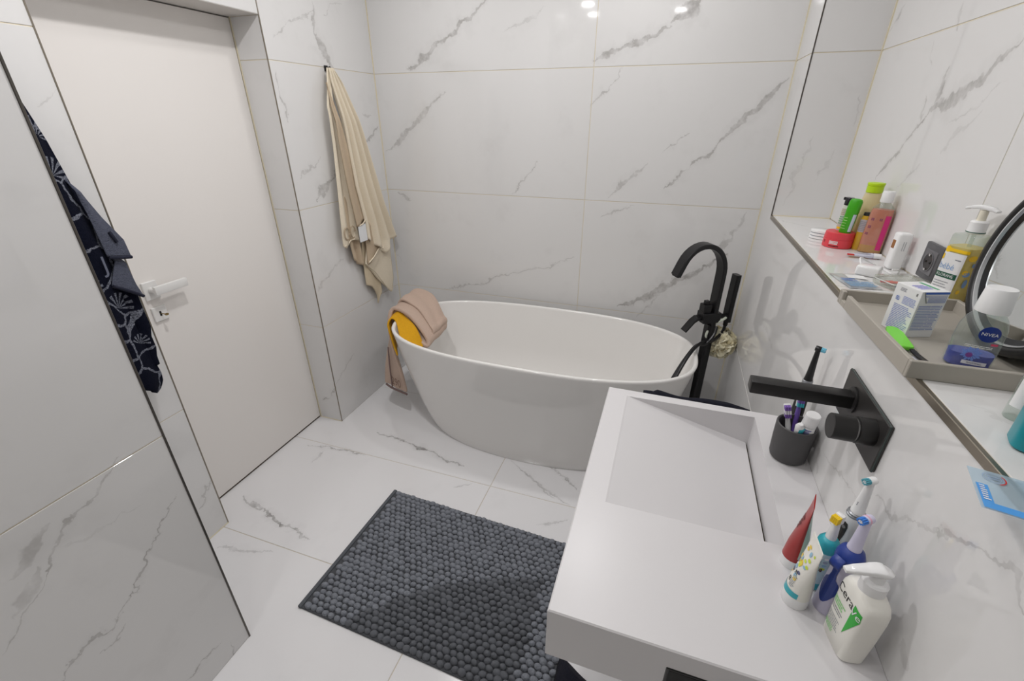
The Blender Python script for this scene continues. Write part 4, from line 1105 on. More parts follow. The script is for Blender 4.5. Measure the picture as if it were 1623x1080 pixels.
# lavender and blue electric toothbrush
be = thing('electric_toothbrush', 'lavender electric toothbrush with royal blue grip and blue bristles', 'toothbrush', (0.398, 0.756, ZT), rot=(0, 0, R(-55)))
be.scale = (1.08, 1.08, 0.96)
Pb = Prof([(0.0, 0.0180, 0.0180, 2), (0.004, 0.0190, 0.0190, 2), (0.06, 0.0172, 0.0172, 2), (0.10, 0.0160, 0.0165, 2), (0.125, 0.0160, 0.0165, 2)])
obj('handle', Pb.mesh(36), M_LAV, be)
Pb2 = Prof([(0.118, 0.0165, 0.0170, 2), (0.125, 0.0182, 0.0190, 2), (0.135, 0.0180, 0.0188, 2), (0.145, 0.0150, 0.0155, 2), (0.150, 0.0100, 0.0105, 2)])
obj('blue_shoulder', Pb2.mesh(36), M_ROYAL, be)
bm = nb(); ribbon_bar(catmull([(0, -0.0175, 0.134), (0, -0.0235, 0.128), (0, -0.0250, 0.120), (0, -0.0235, 0.115)], 5), (1, 0, 0), [0.016] * 16, [0.006] * 11 + [0.004] * 5, bm)
obj('thumb_rest', bm, M_ROYAL, be, 60)
decal('grip', poly_bm([[(-0.0055, 0.122), (-0.0040, 0.095), (-0.0055, 0.085), (-0.0100, 0.078), (-0.0125, 0.066), (-0.0115, 0.052), (-0.0070, 0.036), (-0.0030, 0.028), (0.0, 0.026)],
                       [(0.0, 0.026), (0.0030, 0.028), (0.0070, 0.036), (0.0115, 0.052), (0.0125, 0.066), (0.0100, 0.078), (0.0055, 0.085), (0.0040, 0.095), (0.0055, 0.122), (-0.0055, 0.122)]]),
      lambda u, v: Pb.front(u, v, 0.0010), M_ROYAL, be)
brush_head(be, 0.150, M_LAV, [(mat('blue_bristle', (66, 134, 222), 0.5), 0.0045, 10), (mat('white_bristle'), 0.002, 5)], 0.0092, 0.0060, 0.070)
Mh = Matrix.Translation((0, 0, 0.150 + 0.066)) @ Matrix.Rotation(R(90), 4, 'X')
obj('pink_ring', lathe([(0.0071, 0.0015), (0.0071, 0.0035)], 20, M=Mh), mat('pink_plastic', (230, 170, 190), 0.4), be)

# hand wash bottle with pump
M_MILK = mat('milky_plastic', (240, 238, 230), 0.30, sss=0.15)
cw = thing('soap_bottle', 'translucent white pump bottle with green print on the near end of the washbasin', 'bottle', (0.406, 0.695, ZT), rot=(0, 0, R(-80)))
Pc2 = Prof([(0.0, 0.0280, 0.0165, 4.2), (0.003, 0.0308, 0.0190, 4.2), (0.05, 0.0325, 0.0205, 4.4), (0.100, 0.0335, 0.0212, 4.4), (0.114, 0.0330, 0.0210, 4.2), (0.124, 0.0300, 0.0200, 3.4), (0.130, 0.0225, 0.0180, 2.6), (0.134, 0.0160, 0.0155, 2.0), (0.136, 0.0140, 0.0140, 2)])
obj('bottle_body', Pc2.mesh(56), M_MILK, cw, 40)
obj('pump_collar', lathe([(0.0165, 0.131), (0.0170, 0.134), (0.0165, 0.150), (0.0140, 0.153), (0.0100, 0.154)], 36), M_W, cw)
obj('pump_stem', lathe([(0.0095, 0.153), (0.0088, 0.168)], 24), M_W, cw)
hd = ribbon_bar(catmull([(0.0, 0.016, 0.1690), (0.0, 0.0, 0.1735), (0.0, -0.016, 0.1725), (0.0, -0.034, 0.1695), (0.0, -0.046, 0.1670)], 5), (1, 0, 0), [0.009, 0.015, 0.019, 0.0215, 0.0225, 0.0225] + [0.0220 - 0.0009 * i for i in range(15)], [0.006] * 4 + [0.010] * 6 + [0.008] * 6 + [0.006] * 5)
obj('pump_head', hd, M_WG, cw, 60)
def sd(bm, m, name='print'): decal(name, bm, lambda u, v: Pc2.front(u, v, 0.0005), m, cw)
M_GRN = mat('bright_green_print', (52, 180, 62), 0.45); M_LGRN = mat('light_green_print', (150, 214, 140), 0.5)
tb_ = text_mesh('Cera', 0.0215)
bmesh.ops.transform(tb_, matrix=Matrix.Translation((-0.0085, 0.104, 0)), verts=tb_.verts); sd(tb_, M_INK, 'lettering')
sd(poly_bm([[(0.0140, 0.112), (0.0290, 0.108), (0.0300, 0.094), (0.0270, 0.084)], [(0.0140, 0.112), (0.0270, 0.084), (0.0200, 0.064), (0.0130, 0.046)]]), M_GRN, 'green_wedge')
tb_ = text_mesh('Ve', 0.0170)
bmesh.ops.transform(tb_, matrix=Matrix.Translation((0.0210, 0.099, 0)), verts=tb_.verts)
warp(tb_, lambda u, v: Vector((u, v, 0))); decal('lettering', tb_, lambda u, v: Pc2.front(u, v, 0.0011), M_W, cw)
sd(poly_bm(print_lines(-0.027, 0.004, 0.070, 0.084, 3, 31, 0.55)), M_LGRN)
sd(poly_bm(print_lines(-0.027, 0.008, 0.058, 0.068, 2, 33, 0.35)), M_GREYINK)
sd(poly_bm(print_lines(-0.027, 0.009, 0.030, 0.052, 5, 35, 0.30)), M_GREYINK)
sd(poly_bm(print_lines(-0.027, 0.000, 0.018, 0.030, 3, 37, 0.5)), M_LGRN)

# ------------------------------------------------------------------ things on the niche ledge
ZL = ZS + 0.0002
M_TRAY = mat('greige_tray', (172, 166, 156), 0.55)
tray = thing('tray', 'rectangular greige tray overhanging the edge of the niche ledge', 'tray', (0.437, 0.902, ZL), R(1.0))
TW, TL, THK, THT = 0.214, 0.346, 0.008, 0.030
boxobj('tray_floor', (0.001, 0.001, 0), (TW - 0.001, TL - 0.001, 0.006), M_TRAY, tray)
boxobj('near_rim', (0, 0, 0), (TW, THK, THT), M_TRAY, tray, 0.0012)
boxobj('far_rim', (0, TL - THK, 0), (TW, TL, THT), M_TRAY, tray, 0.0012)
boxobj('wall_rim', (TW - THK, THK, 0), (TW, TL - THK, THT), M_TRAY, tray, 0.0012)
bm = nb(); box(bm, (0, THK, 0), (THK, TL - 0.044, THT), 0.0012); box(bm, (0, TL - 0.020, 0), (THK, TL - THK, THT), 0.0012); box(bm, (0, TL - 0.044, 0), (THK, TL - 0.020, 0.012), 0.001)
obj('ledge_rim', bm, M_TRAY, tray)
ZF = ZL + 0.0062      # tray floor

# round mirror leaning on the wall, standing in the tray
MA, MR = 0.1472, 0.157
mir = thing('round_mirror', 'round black framed mirror standing in the tray and leaning on the niche wall', 'mirror', (0.609, 1.0446, ZF + 0.0023), 0)
Mm = Matrix.Rotation(MA, 4, 'Y') @ Matrix.Translation((0, 0, MR + 0.0004)) @ Matrix.Rotation(R(-90), 4, 'Y')
# local: +z of the lathe looks to -x (the room)
obj('frame', lathe([(MR - 0.020, -0.014), (MR - 0.001, -0.014), (MR, -0.012), (MR, 0.010), (MR - 0.003, 0.014), (MR - 0.010, 0.015), (MR - 0.016, 0.012), (MR - 0.0175, 0.006), (MR - 0.020, 0.004)], 96, False, False, M=Mm), mat('black_mirror_frame', (30, 30, 31), 0.35, metal=0.2), mir, 50)
obj('silver_bezel', lathe([(MR - 0.0172, 0.0085), (MR - 0.0165, 0.0125), (MR - 0.0190, 0.0125), (MR - 0.0200, 0.0070)], 96, False, False, M=Mm), mat('silver_bezel', (226, 228, 230), 0.25, metal=0.6), mir, 50)
obj('inner_bevel', lathe([(MR - 0.0195, 0.0070), (MR - 0.030, 0.0035)], 96, False, False, M=Mm), mat('smoked_bevel', (52, 54, 56), 0.08, metal=0.7), mir, 50)
obj('mirror_glass', lathe([(MR - 0.0300, 0.0030), (MR - 0.0300, 0.0036)], 96, M=Mm), mat('mirror_silver', (226, 230, 230), 0.015, metal=1.0), mir, 30)
obj('mirror_back', lathe([(MR - 0.004, -0.0145), (MR - 0.004, -0.0120)], 64, M=Mm), M_MB, mir)

# medicine box
M_CARD = mat('white_carton', (236, 236, 236), 0.45)
M_PERI = mat('periwinkle_print', (150, 162, 208), 0.5); M_COB = mat('cobalt_print', (64, 104, 190), 0.5)
mb = thing('medicine_box', 'white medicine carton with blue small print and blue striped flap in the tray', 'box', (0.489, 1.059, ZF), math.atan2(0.018, 0.048))
BX, BY, BZ = 0.050, 0.056, 0.0885
boxobj('carton', (0, 0, 0), (BX, BY, BZ), M_CARD, mb, 0.0006)
def fr(u, v): return Vector((u, -0.0003, v))          # right hand face
def fl_(u, v): return Vector((-0.0003, BY - u, v))     # left hand face, u from far to near
def ft(u, v): return Vector((u, v, BZ + 0.0003))
decal('flap', poly_bm([[(0.004, BZ - 0.0005), (BX - 0.0005, BZ - 0.0005), (BX - 0.003, BZ - 0.021), (0.014, BZ - 0.021)]]), lambda u, v: Vector((u, -0.0009, v)), M_CARD, mb)
decal('flap_shadow', poly_bm([[(0.0032, BZ - 0.0005), (0.0042, BZ - 0.0005), (0.0142, BZ - 0.0212), (0.0132, BZ - 0.0218)]]), lambda u, v: Vector((u, -0.0008, v)), mat('flap_shadow_grey', (90, 92, 100), 0.7), mb)  # grey strip painted as the flap's cast shadow
decal('flap_band', poly_bm([[(0.0045, BZ - 0.0008), (BX - 0.001, BZ - 0.0008), (BX - 0.0018, BZ - 0.0046), (0.0060, BZ - 0.0046)]]), lambda u, v: Vector((u, -0.0013, v)), M_COB, mb)
st_ = []
for i in range(17):
    u = 0.0075 + i * 0.00235
    st_.append([(u, BZ - 0.0065), (u + 0.0004, BZ - 0.0065), (u + 0.0009, BZ - 0.0205), (u + 0.0000, BZ - 0.0205)] if u > 0.0135 else [(u, BZ - 0.0065), (u + 0.0006, BZ - 0.0065), (u + 0.0008, BZ - 0.010), (u, BZ - 0.010)])
decal('flap_stripes', poly_bm(st_), lambda u, v: Vector((u, -0.0013, v)), M_COB, mb)
decal('print', poly_bm(print_lines(0.003, BX - 0.003, 0.014, BZ - 0.026, 16, 51, 0.5, 0.12, (0.3, 0.7))), fr, M_PERI, mb)
decal('print', poly_bm(print_lines(0.010, BY - 0.003, 0.004, 0.052, 16, 52, 0.52, 0.25, (0.2, 0.5))), fl_, M_PERI, mb)
decal('print', poly_bm(print_lines(0.024, BY - 0.004, 0.055, 0.070, 6, 53, 0.55, 0.1, (0.4, 0.8))), fl_, M_PERI, mb)
decal('print', poly_bm([disc(0.013, 0.062, 0.0048, None, 16)]), fl_, mat('pale_periwinkle', (204, 210, 232), 0.5), mb)
decal('print', poly_bm(print_lines(0.009, 0.017, 0.058, 0.066, 3, 54, 0.6, 0.1, (0.3, 0.6))), fl_, M_COB, mb)
decal('print', poly_bm(print_lines(0.012, 0.026, 0.076, 0.083, 3, 55, 0.5, 0.2, (0.3, 0.6))), fl_, M_GREYINK, mb)
decal('lettering', text_mesh('8', 0.008), lambda u, v: fl_(0.048 + u, 0.079 + v), M_INK, mb)
decal('print', poly_bm(print_lines(0.004, 0.030, 0.012, 0.036, 4, 56, 0.5, 0.2, (0.3, 0.6))), lambda u, v: ft(u + 0.004, v), mat('violet_blue_print', (120, 120, 214), 0.5), mb)
decal('print', poly_bm([[(0.034, 0.010), (0.040, 0.010), (0.040, 0.050), (0.034, 0.050)]]), ft, mat('green_stripe_print', (90, 172, 128), 0.5), mb)

# lime clip and black file along the rim
lc = thing('hair_clip', 'lime green plastic clip lying against the tray rim beside the medicine carton', 'clip', (0.4685, 1.036, ZF), R(86))
bm = nb(); prism(bm, [(-0.046, -0.010), (-0.042, -0.013), (0.020, -0.015), (0.042, -0.011), (0.047, -0.004), (0.044, 0.006), (0.014, 0.013), (-0.040, 0.012), (-0.046, 0.006)], 0.004, 0.011)
bmesh.ops.bevel(bm, geom=list(bm.edges), offset=0.0012, segments=1, affect='EDGES'); obj('clip_shell', bm, mat('lime_plastic', (132, 226, 74), 0.35), lc)
bm = nb(); box(bm, (-0.034, -0.005, 0), (0.030, 0.006, 0.004), 0.001); obj('clip_jaw', bm, mat('lime_plastic'), lc)
pn = thing('nail_file', 'slim black file with pale edge lying on the tray beside the lime clip', 'nail file', (0.4765, 0.957, ZF), R(97))
obj('file_body', ribbon_bar(catmull([(-0.036, 0, 0.003), (-0.02, 0, 0.006), (0.014, 0, 0.006), (0.030, 0, 0.008)], 4), (0, 1, 0), [0.004] * 2 + [0.009] * 9 + [0.007] * 2, 0.003), mat('glossy_black_plastic', (28, 26, 32), 0.2), pn)
bm = nb(); box(bm, (-0.034, -0.0035, 0.0005), (0.016, 0.0055, 0.0020), 0.0006); obj('file_edge', bm, mat('pale_file_edge', (196, 196, 204), 0.3), pn)

# make-up remover bottle
C_CLR = clear_mat('clear_plastic', (238, 243, 240), 0.10, 0.03)
nv = thing('cleanser_bottle', 'clear cleanser bottle with white cap, round blue badge and blue liquid in the tray', 'bottle', (0.541, 0.9705, ZF), R(-14))
Pn = Prof([(0.0, 0.0255, 0.0155, 2.8), (0.003, 0.0285, 0.0180, 2.8), (0.02, 0.0295, 0.0190, 2.8), (0.045, 0.0295, 0.0190, 2.7), (0.068, 0.0285, 0.0185, 2.6), (0.082, 0.0245, 0.0175, 2.3), (0.092, 0.0180, 0.0160, 2.1), (0.097, 0.0155, 0.0155, 2)])
obj('bottle_body', Pn.mesh(48), C_CLR, nv, 40)
obj('blue_liquid', Pn.mesh(48, 0.002, 0.0245, -0.0015), clear_mat('blue_liquid', (66, 84, 206), 0.8, 0.05), nv, 40)
obj('cap', lathe([(0.0205, 0.094), (0.0208, 0.096), (0.0185, 0.130), (0.0175, 0.132), (0.0, 0.1325)], 40, True, False), M_W, nv)
def nd(bm, m, off=0.0006, name='print'): decal(name, bm, lambda u, v: Pn.front(u, v, off), m, nv)
M_NB = mat('deep_blue_badge', (20, 46, 128), 0.35)
nd(poly_bm([disc(0.006, 0.0625, 0.0128, None, 28)]), M_NB, 0.0005, 'badge')
t_ = text_mesh('NIVEA', 0.0072); bmesh.ops.transform(t_, matrix=Matrix.Translation((0.006, 0.0625, 0)), verts=t_.verts)
nd(t_, M_W, 0.0010, 'lettering')
nd(poly_bm(strip_rect(0.0125, 0.0210, 0.0450, 0.0485, 4)), mat('pink_red_print', (222, 72, 108), 0.4))
nd(poly_bm(print_lines(-0.016, 0.018, 0.038, 0.043, 2, 61, 0.45, 0.1)), M_W)
nd(poly_bm(strip_rect(-0.0110, 0.0190, 0.0090, 0.0150, 10)), mat('pale_label', (226, 228, 238), 0.4))
nd(poly_bm(print_lines(-0.005, 0.014, 0.0105, 0.0135, 2, 62, 0.4, 0.1)), M_SLATE, 0.001)
pet = []
for k in range(16):
    a = 2 * PI * k / 16; r = 0.0125 * (0.85 + 0.2 * (k % 2)); c, s = math.cos(a), math.sin(a)
    pet.append([(-0.004 + c * 0.002 , 0.027 + s * 0.002), (-0.004 + c * r * 0.8 - s * 0.0018, 0.027 + s * r * 0.8 + c * 0.0018), (-0.004 + c * r, 0.027 + s * r), (-0.004 + c * r * 0.8 + s * 0.0018, 0.027 + s * r * 0.8 - c * 0.0018)])
nd(poly_bm(pet), mat('cornflower_print', (118, 148, 226), 0.45), 0.0007, 'flower_print')
nd(poly_bm([disc(-0.006, 0.025, 0.0042, None, 14)]), mat('purple_print', (128, 70, 150), 0.45), 0.0010)

# baby wash pump bottle
kb = thing('baby_wash_bottle', 'clear pump bottle of yellow baby wash with white label behind the tray', 'bottle', (0.638, 1.288, ZL), R(-62))
KS = 0.92
kb.location = (0.640, 1.290, ZL)
kb.scale = (KS, KS, 1.04)
Pk2 = Prof([(0.0, 0.0235, 0.0235, 5), (0.002, 0.0265, 0.0265, 5), (0.010, 0.0280, 0.0280, 5), (0.146, 0.0280, 0.0280, 5), (0.1495, 0.0265, 0.0265, 4.5), (0.152, 0.0150, 0.0150, 2)])
obj('bottle_body', Pk2.mesh(48), clear_mat('clear_plastic'), kb, 40)
obj('yellow_liquid', Pk2.mesh(48, 0.002, 0.126, -0.0016), clear_mat('yellow_wash', (255, 228, 104), 0.95, 0.05), kb, 40)
obj('pump_collar', lathe([(0.0150, 0.1520), (0.0165, 0.1535), (0.0165, 0.155), (0.0160, 0.156), (0.0160, 0.174), (0.0130, 0.177)], 36), M_W, kb)
obj('collar_ring', lathe([(0.0168, 0.1545), (0.0168, 0.1560)], 36), mat('dark_green_print', (20, 86, 62), 0.4), kb)
obj('pump_stem', lathe([(0.0078, 0.176), (0.0072, 0.196)], 20), mat('ivory_plastic', (232, 226, 208), 0.4), kb)
hd = ribbon_bar(catmull([(0.026, 0.0, 0.1965), (0.010, 0.0, 0.2005), (-0.008, 0.0, 0.2015), (-0.026, 0.0, 0.1985), (-0.036, 0.0, 0.1955)], 5), (0, 1, 0), [0.013 + 0.0006 * i for i in range(6)] + [0.016 - 0.0003 * i for i in range(15)], [0.004] * 3 + [0.007] * 12 + [0.005] * 6)
obj('pump_head', hd, M_WG, kb, 60)
obj('dip_tube', tube([(0, 0, 0.02), (0, 0, 0.152)], 0.004, 10), clear_mat('clear_plastic'), kb)
def kf(bm, m, off=0.0006, name='print'): decal(name, bm, lambda u, v: Pk2.front(u, v, off), m, kb)
def ks(bm, m, off=0.0006, name='print'): decal(name, bm, lambda u, v: (lambda p: Vector((-p.y, p.x, p.z)))(Pk2.front(u, v, off)), m, kb)   # the neighbouring side
kf(poly_bm(strip_rect(-0.0255, 0.0235, 0.016, 0.114, 12)), M_CARD, 0.0004, 'label')
kf(poly_bm(strip_rect(-0.020, 0.0255, 0.116, 0.122, 8) + [disc(-0.018, 0.119, 0.008, 0.006, 14)]), mat('sun_yellow_print', (250, 204, 20), 0.4))
kf(poly_bm([disc(-0.022, 0.104, 0.0030, 0.0060, 12)]), mat('sun_yellow_print'), 0.0009)
t_ = text_mesh('b\u00e9b\u00e9', 0.0170); bmesh.ops.transform(t_, matrix=Matrix.Translation((-0.006, 0.086, 0)), verts=t_.verts)
kf(t_, mat('sky_blue_print', (146, 178, 220), 0.45), 0.0010, 'lettering')
kf(poly_bm(strip_rect(-0.0245, 0.0215, 0.0630, 0.0740, 10)), mat('dark_green_print'), 0.0008, 'green_band')
t_ = text_mesh('KLORANE', 0.0082); bmesh.ops.transform(t_, matrix=Matrix.Translation((-0.002, 0.0685, 0)), verts=t_.verts)
kf(t_, M_W, 0.0013, 'lettering')
kf(poly_bm(print_lines(0.006, 0.018, 0.100, 0.103, 1, 70, 0.7, 0.0)), M_GREYINK, 0.0010)
kf(poly_bm(print_lines(-0.020, 0.014, 0.032, 0.058, 5, 71, 0.25, 0.2)), M_GREYINK, 0.0010)
kf(poly_bm(print_lines(-0.020, 0.012, 0.0175, 0.0225, 1, 72, 0.4, 0.1)), M_GREYINK, 0.0010)
ks(poly_bm([disc(-0.012, 0.108, 0.010, 0.006, 12), disc(0.010, 0.094, 0.005, None, 12), disc(-0.014, 0.040, 0.0045, None, 12), disc(-0.017, 0.080, 0.006, 0.005, 12)]), mat('sun_yellow_print'))
ks(poly_bm([disc(-0.004, 0.094, 0.0035, 0.0045, 12), disc(-0.012, 0.076, 0.009, 0.005, 14), disc(-0.006, 0.057, 0.006, 0.009, 14)]), mat('soft_blue_print', (120, 156, 200), 0.45))

# wall socket
sk = thing('wall_socket', 'dark grey two pin wall socket on the niche wall behind the baby wash', 'socket', (XN, 1.452, 1.276))
M_SOCK = mat('dark_grey_plastic', (84, 84, 88), 0.4)
bm = nb(); box(bm, (-0.010, -0.042, -0.043), (0, 0.042, 0.043), 0.003, 2); obj('socket_frame', bm, M_SOCK, sk)
bm = nb(); box(bm, (-0.012, -0.028, -0.028), (-0.009, 0.028, 0.028), 0.001); obj('socket_insert', bm, mat('mid_grey_plastic', (104, 104, 108), 0.35), sk)
Ms = Matrix.Translation((-0.012, 0, 0)) @ Matrix.Rotation(R(-90), 4, 'Y')
obj('socket_rim', lathe([(0.0225, 0), (0.0225, 0.0016), (0.0205, 0.0016), (0.0195, 0.0004)], 36, False, False, M=Ms), mat('mid_grey_plastic'), sk)
obj('socket_well', lathe([(0.0195, 0.0004), (0.0195, 0.0002)], 36, M=Ms), mat('socket_black', (16, 16, 17), 0.3), sk)
for dy in (-0.0095, 0.0095): obj('pin_hole', lathe([(0.0026, 0.0004), (0.0026, 0.0014)], 12, M=Ms @ Matrix.Translation((0, dy, 0))), M_BLK, sk)
for z_ in (0.015, -0.020): boxobj('earth_clip', (-0.0145, -0.003, z_), (-0.012, 0.003, z_ + 0.005), M_CHR, sk)

# red jar with two small sticks on its lid
M_CORAL = mat('coral_red_plastic', (226, 70, 80), 0.4)
rj = thing('cream_jar', 'round coral red cosmetics jar on the niche ledge', 'jar', (0.568, 1.803, ZL), R(-35))
JR = 0.0405
obj('jar_body', lathe([(JR * 0.94, 0), (JR, 0.002), (JR, 0.026), (JR * 0.97, 0.027)], 48), M_CORAL, rj)
obj('jar_lid', lathe([(JR * 0.99, 0.0272), (JR * 1.0, 0.029), (JR * 0.97, 0.046), (JR * 0.92, 0.0475), (0, 0.0475)], 48, True, False), M_CORAL, rj)
Pj = Prof([(0.0, JR, JR, 2), (0.05, JR, JR, 2)])
decal('print', poly_bm(print_lines(-0.010, 0.016, 0.012, 0.023, 3, 81, 0.55, 0.2, (0.3, 0.6))), lambda u, v: Pj.front(u, v, 0.0005), M_W, rj)
decal('print', poly_bm(print_lines(-0.010, 0.018, 0.005, 0.009, 1, 82, 0.7, 0.1)), lambda u, v: Pj.front(u, v, 0.0005), mat('dark_maroon_print'), rj)
decal('print', poly_bm(print_lines(-0.030, -0.024, 0.013, 0.022, 3, 83, 0.5, 0.1)), lambda u, v: Pj.front(u, v, 0.0005), mat('dark_maroon_print'), rj)
ZJ = ZL + 0.0476
gs = thing('deodorant_stick', 'bright green capped stick standing on the coral red jar', 'stick', (0.573, 1.787, ZJ), rot=(0, R(3), R(-30)))
Pg = Prof([(0.0, 0.0150, 0.0120, 2.4), (0.002, 0.0160, 0.0128, 2.4), (0.060, 0.0165, 0.0132, 2.4), (0.063, 0.0172, 0.0138, 2.4), (0.094, 0.0168, 0.0134, 2.4), (0.100, 0.0140, 0.0112, 2.4), (0.102, 0.008, 0.006, 2.2)])
obj('stick_body', Pg.mesh(36), mat('bright_green_plastic', (66, 170, 20), 0.35), gs)
decal('side_label', poly_bm(strip_rect(0.0085, 0.0155, 0.006, 0.058, 4)), lambda u, v: Pg.front(u, v, 0.0006), mat('pale_blue_label', (206, 216, 230), 0.4), gs)
decal('print', poly_bm(print_lines(-0.0130, 0.000, 0.010, 0.050, 5, 84, 0.25, 0.3)), lambda u, v: Pg.front(u, v, 0.0006), mat('leaf_print', (170, 220, 130), 0.5), gs)
bs = thing('roll_on_bottle', 'small pale bottle with black cap and green print standing on the coral red jar', 'bottle', (0.570, 1.819, ZJ), R(-35))
Ps = Prof([(0.0, 0.0125, 0.0105, 2.3), (0.002, 0.0135, 0.0115, 2.3), (0.074, 0.0135, 0.0115, 2.3), (0.078, 0.0110, 0.0100, 2.1)])
obj('bottle_body', Ps.mesh(32), mat('pale_grey_green_plastic', (204, 206, 194), 0.4), bs)
bm = lathe([(0.0118, 0.078), (0.0122, 0.080), (0.0118, 0.098), (0.0108, 0.100)], 28); box(bm, (-0.017, -0.004, 0.092), (0.0, 0.004, 0.100), 0.001); obj('cap', bm, mat('glossy_black_plastic'), bs)
decal('print', poly_bm(print_lines(-0.010, 0.010, 0.020, 0.046, 4, 85, 0.5, 0.3)), lambda u, v: Ps.front(u, v, 0.0005), mat('sea_green_print', (120, 170, 140), 0.5), bs)
decal('print', poly_bm(print_lines(-0.010, 0.010, 0.048, 0.068, 4, 86, 0.35, 0.3)), lambda u, v: Ps.front(u, v, 0.0005), mat('rust_print', (170, 130, 110), 0.5), bs)
decal('print', poly_bm(print_lines(-0.009, 0.011, 0.005, 0.013, 1, 87, 0.8, 0.0, (0.5, 0.9))), lambda u, v: Ps.front(u, v, 0.0005), mat('sun_yellow_print'), bs)

# lime topped shampoo bottle
lb = thing('shampoo_bottle', 'tall pale yellow shampoo bottle with lime green cap at the niche wall', 'bottle', (0.628, 1.828, ZL), R(-35))
Pl = Prof([(0.0, 0.0260, 0.0180, 2.4), (0.003, 0.0285, 0.0205, 2.4), (0.06, 0.0290, 0.0210, 2.4), (0.13, 0.0260, 0.0205, 2.3), (0.158, 0.0215, 0.0195, 2.1), (0.164, 0.0200, 0.0190, 2.0)])
obj('bottle_body', Pl.mesh(40), clear_mat('pale_straw_shampoo', (248, 234, 190), 0.9, 0.12), lb, 40)
obj('cap', lathe([(0.0200, 0.1640), (0.0212, 0.1655), (0.0212, 0.1820), (0.0206, 0.1825), (0.0212, 0.1835), (0.0225, 0.1900), (0.0215, 0.1925), (0, 0.1930)], 40, True, False), mat('lime_cap', (190, 224, 20), 0.4), lb)
# amber oil bottle half hidden
ab = thing('oil_bottle', 'yellow oil bottle with grey label squeezed between the jar and the pink bottle', 'bottle', (0.6165, 1.780, ZL), R(-35))
Pa = Prof([(0.0, 0.0120, 0.0110, 2.6), (0.002, 0.0132, 0.0122, 2.6), (0.095, 0.0132, 0.0122, 2.6), (0.103, 0.0110, 0.0100, 2.2)])
obj('bottle_body', Pa.mesh(36), clear_mat('amber_oil', (250, 206, 60), 0.75, 0.05), ab, 40)
obj('cap', lathe([(0.0105, 0.103), (0.0112, 0.105), (0.0108, 0.112)], 28), M_INK, ab)
decal('label', poly_bm(strip_rect(-0.012, 0.0122, 0.055, 0.092, 10)), lambda u, v: Pa.front(u, v, 0.0005), mat('grey_mauve_label', (186, 176, 182), 0.5), ab)
decal('print', poly_bm(print_lines(-0.011, 0.011, 0.058, 0.088, 6, 88, 0.3, 0.2)), lambda u, v: Pa.front(u, v, 0.0009), M_GREYINK, ab)
# pink shower oil bottle
pb_ = thing('shower_gel_bottle', 'flat bottle of pink orange gel with a white cap on the niche ledge', 'bottle', (0.640, 1.752, ZL), R(-22))
Pp = Prof([(0.0, 0.0270, 0.0150, 3.2), (0.003, 0.0295, 0.0170, 3.2), (0.05, 0.0300, 0.0175, 3.2), (0.115, 0.0285, 0.0175, 3.0), (0.132, 0.0265, 0.0170, 2.6), (0.140, 0.0180, 0.0150, 2.2), (0.146, 0.0130, 0.0130, 2.0), (0.150, 0.0130, 0.0130, 2.0)])
obj('bottle_body', Pp.mesh(44), clear_mat('clear_plastic'), pb_, 40)
obj('pink_gel', Pp.mesh(44, 0.024, 0.128, -0.0012), clear_mat('pink_orange_gel', (246, 150, 116), 0.9, 0.08), pb_, 40)
obj('amber_gel', Pp.mesh(44, 0.002, 0.0238, -0.0012), clear_mat('amber_gel', (244, 172, 60), 0.9, 0.08), pb_, 40)
obj('cap', lathe([(0.0150, 0.148), (0.0158, 0.150), (0.0150, 0.177), (0.0142, 0.1785), (0, 0.1785)], 36, True, False), M_W, pb_)
def pd(polys, m, off=0.0006): decal('print', poly_bm(polys), lambda u, v: Pp.front(u, v, off), m, pb_)
pd(strip_rect(0.0130, 0.0255, 0.012, 0.112, 6), mat('magenta_print', (210, 46, 120), 0.4))
pd([disc(x + dx, y + dy, 0.0016, None, 8) for x, y in ((-0.016, 0.100), (0.004, 0.100), (-0.018, 0.078), (-0.020, 0.058)) for dx in (-0.002, 0.002) for dy in (-0.002, 0.002)], mat('plum_print', (130, 56, 104), 0.5))

# white folded pouch behind the jar
wd = thing('white_case', 'flat white oval case with grey seams behind the coral red jar', 'case', (0.556, 1.908, ZL), R(-25))
for k in range(3):
    obj('case_layer', Prof([(0.010 * k, 0.040, 0.030, 2.6), (0.010 * k + 0.0015, 0.0425, 0.0325, 2.6), (0.010 * k + 0.0075, 0.0425, 0.0325, 2.6), (0.010 * k + 0.009, 0.040, 0.030, 2.6)]).mesh(40), M_WG, wd)
    if k: obj('seam', Prof([(0.010 * k - 0.001, 0.0405, 0.0305, 2.6), (0.010 * k, 0.0405, 0.0305, 2.6)]).mesh(40), mat('grey_seam', (120, 132, 148), 0.5), wd)

# small white tube lying down
st = thing('cream_tube', 'small white tube with red end lying in front of the pink gel bottle', 'tube', (0.604, 1.672, ZL + 0.0085), R(-6))
rows_ = [(-0.042, 0.013, 0.0006), (-0.036, 0.013, 0.0012), (-0.01, 0.0105, 0.005), (0.018, 0.0085, 0.0080), (0.022, 0.0060, 0.0060)]
bm = nb(); rg = []
for x, a, b in rows_: rg.append([bm.verts.new((x, yy, zz)) for yy, zz in (sup(a, b, 2, 2 * PI * i / 24) for i in range(24))])
ring_faces(bm, rg); obj('tube_body', bm, mat('pale_lilac_tube', (222, 222, 238), 0.3), st)
Mt = Matrix.Translation((0.022, 0, 0)) @ Matrix.Rotation(R(90), 4, 'Y')
obj('cap', lathe([(0.0075, 0.0), (0.0080, 0.002), (0.0072, 0.018)], 24, M=Mt), M_W, st)
bm = nb(); box(bm, (-0.043, -0.013, -0.0012), (-0.026, -0.004, 0.0022), 0.0004); obj('red_end', bm, mat('red_print', (208, 48, 44), 0.4), st)
